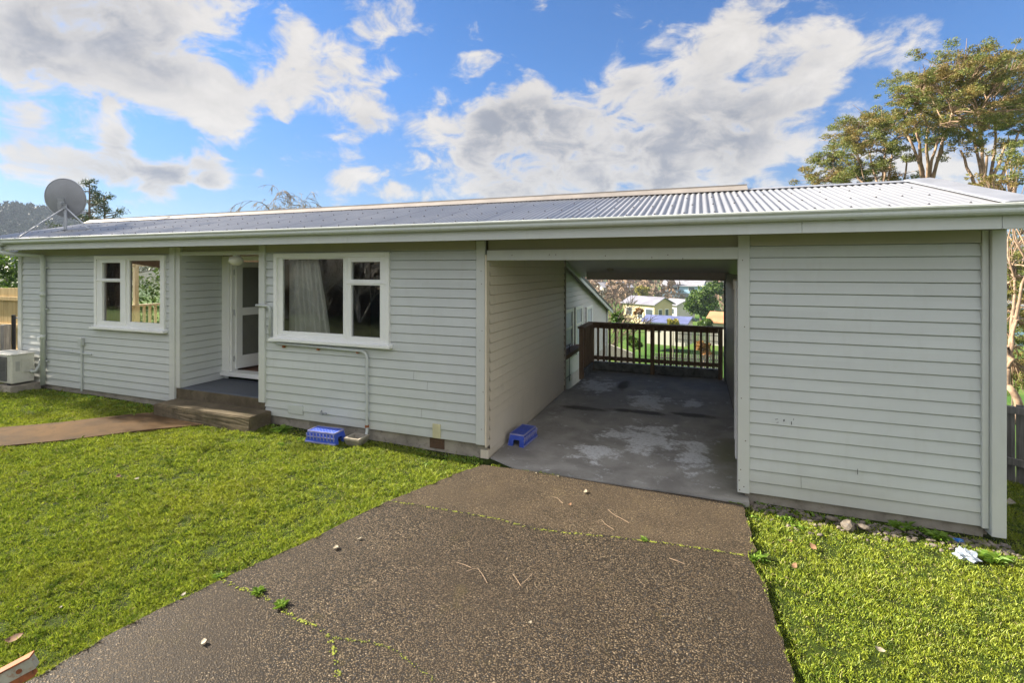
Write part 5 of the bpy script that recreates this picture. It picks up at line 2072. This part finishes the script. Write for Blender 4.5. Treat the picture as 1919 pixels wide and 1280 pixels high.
# ------------------------------------------------------------------ behind the viewer (seen in the glass)
C, Rr, N = [], [], []
hb = thing('dark_hedge', (-10, -7.5, 0), 'dark brown hedge bank facing the house, reflected in the windows', 'hedge')
for k in range(260):
    C.append((hr.uniform(-55, 4), hr.uniform(-8.8, -6.6), hr.uniform(-.1, 4.6)))
    s = hr.uniform(.6, 1.0)
    Rr.append((s, s, s))
    N.append(160)
leaf_cloud('foliage', C, Rr, N, .22, LEAF_H, hb, 33)
MB().box(-55, 4, -8.6, -8.2, -.3, 4.6).build('bank', m_basic('bank_soil', (0.045, 0.03, 0.02), rough=.95), hb)
for i, x in enumerate((-17.6, -13.6, -15.6)):
    bare_tree('bare_shrub', (x, -5.9, 0), 4.2, .38, 60 + i, m_basic('pale_twigs%d' % i, (0.55, 0.52, 0.45)), ['bare pale shrub before the dark hedge, leftmost in the reflection', 'bare pale shrub before the dark hedge, rightmost in the reflection', 'bare pale shrub between its two neighbours before the dark hedge'][i], 'bare shrubs before the dark hedge', levels=4, r0=.04, n0=5, minr=.011, cat='shrub')


# ------------------------------------------------------------------ lawn grass
def in_poly(x, y, poly):
    inside = np.zeros(len(x), bool)
    n = len(poly)
    j = n - 1
    for i in range(n):
        xi, yi = poly[i]
        xj, yj = poly[j]
        c = ((yi > y) != (yj > y)) & (x < (xj - xi) * (y - yi) / (yj - yi + 1e-12) + xi)
        inside ^= c
        j = i
    return inside


def vnoise(x, y, s, seed):
    """cheap smooth value noise"""
    r = np.random.default_rng(seed)
    T = r.random((64, 64))
    u, v = x / s, y / s
    i, j = np.floor(u).astype(int), np.floor(v).astype(int)
    fu, fv = u - i, v - j
    fu, fv = fu * fu * (3 - 2 * fu), fv * fv * (3 - 2 * fv)
    g = lambda a, b: T[a % 64, b % 64]
    return (g(i, j) * (1 - fu) + g(i + 1, j) * fu) * (1 - fv) + (g(i, j + 1) * (1 - fu) + g(i + 1, j + 1) * fu) * fv


def visible(x, y, z, m=330):
    f = -SY * x + CY * y
    r = CY * x + SY * y
    f = np.maximum(f, .01)
    px = 960 + FPX * r / f
    py = HZ + FPX * (EYE - z) / f
    return (f > .5) & (px > -m) & (px < 1919 + m) & (py < 1280 + m * 1.5)


def make_grass(name, n_try, xr, yr, dens_ref, seed, label, exclude):
    r = np.random.default_rng(seed)
    x = r.uniform(*xr, n_try)
    y = r.uniform(*yr, n_try)
    z = ground_z(x, y)
    keep = visible(x, y, z)
    f = -SY * x + CY * y
    keep &= r.random(n_try) < np.clip((dens_ref / np.maximum(f, 1.0)) ** 1.25, .12, 1)
    for poly in exclude:
        keep &= ~in_poly(x + (vnoise(x, y, .11, 8) - .45) * .07, y + (vnoise(x, y, .09, 9) - .45) * .07, poly)
    z = np.where(in_poly(x, y, exclude[0]), ground_z(x, y) + .046, z)
    # bare soil strip next to the house and patchy clumping
    patch = vnoise(x, y, .17, 1) * .45 + vnoise(x, y, .055, 2) * .55
    near = np.clip((5.78 - y + .22 * (vnoise(x, y, .35, 5) - .5)) / .28, 0, 1)
    inx = (x > -12.6) & (x < 2.6)
    keep &= ~(inx & (y < 6) & (r.random(n_try) > .10 + near))
    keep &= ~((x > -12.7) & (x < 2.6) & (y > 5.79))
    keep &= ~((x > -2.62) & (x < .46) & (y > 5.55))
    keep &= r.random(n_try) < np.clip((patch - .10) * 2.8, .50, 1)
    x, y, z, f, patch = x[keep], y[keep], z[keep], f[keep], patch[keep]
    n = len(x)
    far = np.clip(f / 3.2, 1, 3.2)
    h = (.010 + .022 * r.random(n) ** 1.5) * (.30 + 1.6 * patch) * (1 + .18 * (far - 1))
    tall = r.random(n) < .012
    h = np.where(tall, h * 1.9, h)
    wd = (.0017 + .0019 * r.random(n)) * far ** .75
    broad = r.random(n) < .12
    wd = np.where(broad, wd * 2.1, wd)
    h = np.where(broad, h * .62, h)
    a = r.random(n) * 2 * np.pi
    lean = (.25 + .75 * r.random(n)) * h
    la = a + r.normal(0, .5, n)
    dx, dy = np.cos(la) * lean, np.sin(la) * lean
    sx, sy = -np.sin(a) * wd, np.cos(a) * wd
    z0 = z - .004
    b = np.stack([x, y, z0], -1)
    sv = np.stack([sx, sy, np.zeros(n)], -1)
    mid = b + np.stack([dx * .38, dy * .38, h * .62], -1)
    tip = b + np.stack([dx, dy, h * (1 - .25 * r.random(n))], -1)
    V_ = np.stack([b - sv * .5, b + sv * .5, mid + sv * .5, tip, mid - sv * .5], 1).reshape(-1, 3)
    base = np.arange(n) * 5
    F_ = np.stack([base, base + 1, base + 2, base + 3, base + 4], -1)
    o = np_mesh(name, V_, F_, GRASS)
    print(name, n)
    tag(o, label, 'grass', None, 'stuff')
    return o


excl = [DRIVE_POLY, PATH_POLY, [(-8.17, 5.36), (-6.08, 5.36), (-6.08, 5.9), (-8.17, 5.9)], [(-12.5, 5.28), (-11.9, 5.28), (-11.9, 5.8), (-12.5, 5.8)]]
make_grass('lawn_grass', 2800000, (-14.5, .2), (.8, 6.0), 3.4, 1, 'short sunlit grass of the lawn left of the driveway', excl)
make_grass('lawn_grass', 800000, (.2, 6.0), (1.0, 8.8), 3.6, 2, 'short grass of the lawn right of the driveway', excl)

# ------------------------------------------------------------------ gravel and rocks along the shed
def rock_mesh(c, s, r):
    bm = bmesh.new()
    bmesh.ops.create_icosphere(bm, subdivisions=1 if max(s) < .03 else 2, radius=1)
    ph = [r.uniform(0, 6) for _ in range(3)]
    rot = Matrix.Rotation(r.uniform(0, 6.3), 4, 'Z') @ Matrix.Rotation(r.uniform(-.4, .4), 4, 'X')
    for v in bm.verts:
        q = v.co
        k = 1 + .22 * math.sin(q.x * 2.3 + ph[0]) + .18 * math.sin(q.y * 2.9 + ph[1]) + r.uniform(-.08, .08)
        v.co = (rot @ Vector((q.x * s[0] * k, q.y * s[1] * k, q.z * s[2] * k))) + Vector(c)
    return bm


rr_ = random.Random(12)
mb = MB()
for k in range(420):
    x = rr_.uniform(.5, 2.6)
    y = D - .02 - abs(rr_.gauss(0, .13)) - .05 * (x > 1)
    s = rr_.uniform(.010, .026)
    mb.bm(rock_mesh((x, y, float(ground_z(x, y)) + s * .2 + rr_.uniform(0, .012)), (s * rr_.uniform(.8, 1.5), s, s * .65), rr_))
for k in range(70):
    x = rr_.uniform(-6.2, -2.6)
    y = D - .02 - abs(rr_.gauss(0, .12))
    s = rr_.uniform(.006, .016)
    mb.bm(rock_mesh((x, y, float(ground_z(x, y)) + s * .2), (s * rr_.uniform(.8, 1.5), s, s * .65), rr_))
tag(mb.build('gravel', STONE), 'loose brown and grey stones along the foot of the wall', 'gravel', None, 'stuff')
for (px, py, s, lb) in ((1560, 974, .055, 'pale mossy rock nearest the middle of the shed wall'), (1588, 986, .075, 'largest tan rock among the stones by the shed'), (1618, 990, .05, 'pointed tan rock just right of the largest one')):
    p = gp(px, py, -.03)
    ob = MB().bm(rock_mesh((0, 0, 0), (s, s * .7, s * .55), rr_)).build('rock', STONE)
    ob.location = (p.x, p.y, p.z + s * .25)
    tag(ob, lb, 'rock', 'rocks by the shed')


# ------------------------------------------------------------------ weeds, moss, litter, leaves, twigs
def tuft(name, p, n, ln, label, seed, mat=LEAF_G, group=None, wd=.006):
    r = random.Random(seed)
    m = MB()
    for k in range(n):
        a = r.uniform(0, 6.283)
        l_ = ln * r.uniform(.5, 1.15)
        d = Vector((math.cos(a), math.sin(a), 0))
        sv = Vector((-d.y, d.x, 0)) * wd * r.uniform(.6, 1.3)
        e = r.uniform(.3, 1.0)
        b = Vector((r.gauss(0, ln * .22), r.gauss(0, ln * .22), 0))
        q1 = b + d * l_ * .45 + Vector((0, 0, l_ * e * .55))
        q2 = b + d * l_ * .95 + Vector((0, 0, l_ * e * .55))
        m.add([b - sv * .4, b + sv * .4, q1 + sv, q2, q1 - sv], [(0, 1, 2, 3, 4)])
    o = m.build(name, mat)
    o.location = p
    return tag(o, label, 'weed', group)


def dz_at(p):
    return Vector((p.x, p.y, float(drive_z(p.x, p.y))))


def lz_at(p):
    return Vector((p.x, p.y, float(ground_z(p.x, p.y))))


tuft('weed_tuft', dz_at(gp(484, 1122, 0)), 90, .055, 'bright green weed tuft in the driveway crack, the upper of the pair', 1, group='weed tufts in the driveway cracks')
tuft('weed_tuft', dz_at(gp(528, 1146, 0)), 90, .050, 'bright green weed tuft in the driveway crack, the lower of the pair', 2, group='weed tufts in the driveway cracks')
tuft('weed_tuft', dz_at(gp(412, 1092, 0)), 60, .045, 'small weed tuft where the crack meets the lawn edge', 3, group='weed tufts in the driveway cracks')
tuft('weed_tuft', dz_at(gp(1208, 1014, 0)), 50, .04, 'tiny weed tuft on the long cross crack of the driveway', 4, group='weed tufts in the driveway cracks')
tuft('weed_clump', lz_at(gp(1418, 1040, 0)), 120, .09, 'leafy weed clump in the notch of the driveway right edge', 5, wd=.016)
tuft('weed_clump', lz_at(gp(1382, 940, 0)), 120, .07, 'green weed clump at the foot of the carport trim', 6)
tuft('weed_clump', lz_at(gp(1690, 985, -.03)), 60, .11, 'spiky dark green weed against the shed foundation', 7, wd=.012)
tuft('weed_clump', lz_at(gp(1755, 1003, -.03)), 90, .10, 'low leafy weed near the shed corner', 8, wd=.018)
tuft('weed_clump', lz_at(gp(1862, 1045, -.03)), 90, .11, 'sunlit weed beyond the shed corner post', 9, wd=.018)
tuft('weed_clump', lz_at(gp(80, 715, .1)), 120, .16, 'dark weed under the downpipe', 10, wd=.02)
tuft('weed_clump', lz_at(gp(528, 806, .05)), 140, .13, 'dark leafy weeds beside the concrete step', 11, wd=.02)
wl = []
wr = random.Random(5)
C, Rr, N = [], [], []
for k in range(120):
    x = wr.uniform(-12.4, -2.6) if k < 90 else wr.uniform(.5, 2.9)
    if -8.2 < x < -6.1:
        continue
    y = D - .04 - abs(wr.gauss(0, .16))
    C.append((x, y, float(ground_z(x, y)) + .01))
    Rr.append((wr.uniform(.04, .11), wr.uniform(.03, .07), wr.uniform(.015, .04)))
    N.append(46)
o = leaf_cloud('ground_weeds', C, Rr, N, .026, LEAF_G, None, 61, aspect=1.3, shell=.1, updir=2)
tag(o, 'low leafy weeds growing along the foot of the house wall', 'weeds', None, 'stuff')


# moss in the cracks: thin raised ribbons following the cracks
def crack_ribbon(m, c, pts, w0, seed, moss=True):
    r = random.Random(seed)
    P_ = [gp(x, y, .0) for x, y in pts]
    L_ = []
    for a, b in zip(P_[:-1], P_[1:]):
        n = max(2, int((b - a).length / .02))
        for i in range(n):
            L_.append(a.lerp(b, i / n) + Vector((r.gauss(0, .004), r.gauss(0, .004), 0)))
    L_.append(P_[-1])
    for a, b in zip(L_[:-1], L_[1:]):
        d = (b - a)
        if d.length < 1e-4:
            continue
        s = Vector((-d.y, d.x, 0)).normalized()
        za = float(drive_z(a.x, a.y)) + .0035
        c.add([(a.x - s.x * .005, a.y - s.y * .005, za), (a.x + s.x * .005, a.y + s.y * .005, za), (b.x + s.x * .003, b.y + s.y * .003, za), (b.x - s.x * .003, b.y - s.y * .003, za)], [(0, 1, 2, 3)])
        if moss and r.random() < .70:
            for q in range(r.choice((2, 5, 10))):
                p = a + s * r.gauss(0, w0 * .55) + d * r.random()
                q_ = w0 * r.uniform(.12, .42)
                m.ell((p.x, p.y, za), (q_ * r.uniform(.7, 1.6), q_, q_ * .5), 5, 4)


mm, cc = MB(), MB()
crack_ribbon(mm, cc, [(722, 945), (800, 958), (885, 970), (930, 976), (1000, 993), (1100, 1003), (1150, 1008), (1208, 1016), (1300, 1028), (1395, 1042)], .013, 1)
crack_ribbon(mm, cc, [(412, 1094), (445, 1112), (484, 1124), (528, 1148), (560, 1172), (588, 1180), (622, 1202), (628, 1225), (632, 1262), (640, 1279)], .017, 2)
crack_ribbon(mm, cc, [(622, 1202), (700, 1208), (752, 1228), (785, 1255), (815, 1279)], .010, 3)
tag(mm.build('moss', MOSS), 'yellow green moss filling the cracks of the driveway', 'moss', None, 'stuff')
struct(cc.build('driveway_cracks', m_basic('crack_dark', (0.012, 0.010, 0.008), rough=1.0)))

# leaves
def leaf_obj(p, s, mat, label, seed, curl=.35):
    r = random.Random(seed)
    m = MB()
    n = 5
    vs, fs = [], []
    for i in range(n + 1):
        f = i / n
        wq = math.sin(math.pi * min(.98, f * .92 + .06)) * s * .42
        zc = curl * s * (f - .5) ** 2 * 2
        for j, sg in enumerate((-1, 0, 1)):
            vs.append(((f - .5) * s * 2 * .6, sg * wq * (.8 + .3 * r.random()), zc + abs(sg) * curl * s * .35 * r.random()))
    for i in range(n):
        for j in (0, 1):
            a = i * 3 + j
            fs.append((a, a + 1, a + 4, a + 3))
    o = m.add(vs, fs).build('fallen_leaf', mat, smooth=True)
    o.location = Vector(p) + Vector((0, 0, .012))
    o.rotation_euler = (r.uniform(-.3, .3), r.uniform(-.3, .3), r.uniform(0, 6.3))
    return tag(o, label, 'leaf', 'fallen leaves')


LV = [(630, 1037, .05, PALEL, 'curled pale leaf on the driveway near the lawn edge, nearest the lawn'), (674, 1020, .035, PALEL, 'small pale leaf on the driveway right of the curled one'),
      (1098, 926, .05, PALEL, 'greyish leaf on the driveway just outside the carport'), (1069, 949, .035, DEADL, 'small brown leaf left of the forked twig on the driveway'),
      (383, 1221, .04, PALEL, 'white leaf scrap low on the left of the driveway'), (345, 1122, .03, PALEL, 'thin pale leaf on the driveway beside the lawn'),
      (223, 903, .055, DEADL, 'dark brown leaf on the lawn, left of the pale one'), (257, 907, .05, PALEL, 'pale leaf on the lawn beside the dark one'),
      (28, 1204, .075, DEADL, 'crumpled dark leaf at the far left of the lawn'), (1330, 1161, .03, PALEL, 'white fleck of leaf on the right half of the driveway'),
      (1480, 1008, .05, DEADL, 'brown leaf on the right lawn near the driveway notch'), (1525, 1018, .06, DEADL, 'brown leaf on the right lawn below the rocks'),
      (1490, 1056, .055, DEADL, 'dark leaf on the right lawn farther from the wall'), (1650, 1210, .05, PALEL, 'pale leaf low on the right lawn'),
      (994, 1176, .03, PALEL, 'pale leaf fleck near the middle of the driveway'), (1895, 916, .10, PALEL, 'pale twiggy leaf on the shaded grass by the right fence'),
      (1005, 893, .03, PALEL, 'small pale leaf on the carport threshold, left'), (1045, 898, .035, PALEL, 'pale leaf on the carport threshold, middle'), (1155, 911, .03, PALEL, 'small leaf on the carport threshold, right'),
      (795, 846, .06, PALEL, 'pale leaf on the ground below the vent grille'), (115, 1145, .02, PALEL, 'tiny white petal on the left lawn')]
for i, (px, py, s, m_, lb) in enumerate(LV):
    p = gp(px, py, 0)
    on_drive = bool(in_poly(np.array([p.x]), np.array([p.y]), DRIVE_POLY)[0])
    p = dz_at(p) if on_drive else lz_at(p) + Vector((0, 0, .018))
    leaf_obj(p, s, m_, lb, i)


def twig(pts, r, label, seed, side=2):
    rr = random.Random(seed)
    m = MB()
    P_ = [dz_at(gp(x, y, 0)) + Vector((0, 0, .008 + rr.uniform(0, .008))) for x, y in pts]
    m.tube(P_, r, 5)
    for k in range(side):
        a = P_[rr.randrange(len(P_) - 1)]
        e = a + Vector((rr.uniform(-.08, .08), rr.uniform(-.08, .08), .004))
        m.tube([a, a.lerp(e, .5) + Vector((.005, .005, .004)), e], r * .6, 4)
    o = m.build('twig', TWIGM)
    return tag(o, label, 'twig', 'twigs on the driveway')


twig([(1140, 958), (1150, 968), (1163, 975), (1180, 984)], .0021, 'forked twig upper right on the driveway, nearest the carport', 1, 3)
twig([(1128, 978), (1136, 987), (1152, 996)], .0019, 'short bent twig just below the forked one', 2)
twig([(1036, 935), (1046, 938), (1056, 947)], .0022, 'tiny twig left of the forked one near the carport', 3, 0)
twig([(896, 1072), (906, 1084), (914, 1100)], .0023, 'bent pale twig left of centre on the driveway', 4, 1)
twig([(962, 1083), (970, 1094), (977, 1106)], .0021, 'short straight twig right of the bent pale one', 5, 0)
twig([(978, 1103), (990, 1092), (999, 1081)], .0019, 'yellowish twig crossing the end of the short straight one', 6, 0)
twig([(856, 1062), (872, 1066), (884, 1072)], .0022, 'thin twig end farthest left on the driveway', 7, 0)
twig([(1256, 1050), (1270, 1056), (1284, 1060)], .0022, 'thin twig below the cross crack on the right', 8, 0)


def crumple(name, p, s, mat, label, seed, cat):
    r = random.Random(seed)
    bm = bmesh.new()
    bmesh.ops.create_icosphere(bm, subdivisions=3, radius=1)
    ph = [r.uniform(0, 6) for _ in range(6)]
    for v in bm.verts:
        q = v.co
        k = 1 + .28 * math.sin(q.x * 6 + ph[0]) * math.sin(q.y * 5 + ph[1]) + .2 * math.sin(q.z * 9 + q.x * 7 + ph[2]) + r.uniform(-.12, .12)
        v.co = Vector((q.x * s[0] * k, q.y * s[1] * k, q.z * s[2] * k))
    o = MB().bm(bm).build(name, mat)
    o.location = Vector(p) + Vector((0, 0, s[2] * .5))
    o.rotation_euler = (0, 0, r.uniform(-.5, .5))
    return tag(o, label, cat)


crumple('wrapper', lz_at(gp(1812, 1043, -.04)), (.075, .05, .055), WRAP, 'crumpled white and blue plastic wrapper on the grass by the shed corner', 3, 'litter')
crumple('wrapper', lz_at(gp(1797, 1013, -.04)), (.045, .03, .025), WRAPB, 'small crumpled deep blue scrap against the shed foundation', 4, 'litter')

# rusty bar end poking in at the lower left
bar = thing('metal_bar', (-2.6, .9, .2), 'rusty white painted metal bar end sticking up at the lower left edge', 'metal bar')
e1 = W(62, 1232, 2.45)
e0 = W(-150, 1345, 2.30)
dv = (e0 - e1).normalized()
side = Vector((0, 0, 1)).cross(dv).normalized()
upv = dv.cross(side).normalized()
if upv.z < 0:
    upv = -upv
L_ = (e0 - e1).length
cen = (e0 + e1) / 2
MB().obox(cen - upv * .024, dv * L_ / 2, side * .020, upv * .030).build('tube', OLDW, bar)
MB().obox(cen + upv * .010, dv * (L_ / 2 + .003), side * .024, upv * .004).build('top_plate', RUST, bar)
MB().obox(cen - upv * .072, dv * (L_ / 2 - .02), side * .018, upv * .018).build('lower_flange', RUST, bar)
bc = e1 + dv * .055 - upv * .026
sd_ = side if (Vector((0, 0, EYE)) - bc).dot(side) > 0 else -side
MB().tube([bc + sd_ * .019, bc + sd_ * .026], .011, 12).build('bolt', RUST, bar)
gzb = float(ground_z(e0.x, e0.y))
MB().tube([(e0.x, e0.y, gzb - .05), (e0.x, e0.y, e0.z - .05)], .02, 8).build('stand', RUST, bar)

# tree to the left of the lawn, outside the picture; its shade falls along the front of the house
sh = random.Random(4)
scl = [(Vector((-21 + sh.uniform(-2.4, 2.4), 5.05 + sh.uniform(-.65, .65), sh.uniform(3.4, 9.5))), sh.uniform(.45, .7)) for k in range(24)]
branch_tree('broadleaf_tree', Vector((-21, 5.0, .1)), [Vector((-21, 5.0, 2.4))], [Vector((-21.4, 4.8, 3.8)), Vector((-20.4, 5.2, 4.6)), Vector((-21, 5.0, 6.2))], scl, LEAF_D, BARK_D,
            'loose leafy tree standing left of the lawn beyond the air conditioning unit', 71, .16, .12, .4)

# the air: even, very thin haze that only tells over hundreds of metres
hz_, t_, out_ = new_mat('haze')
pv = t_.n('ShaderNodeVolumePrincipled')
pv.inputs['Color'].default_value = (0.62, 0.74, 0.92, 1)
pv.inputs['Density'].default_value = 0.0003
t_.t.links.new(pv.outputs[0], out_.inputs['Volume'])
tag(MB().box(-900, 700, -120, 900, -14, 84).build('haze', hz_), None, None, None, 'stuff')
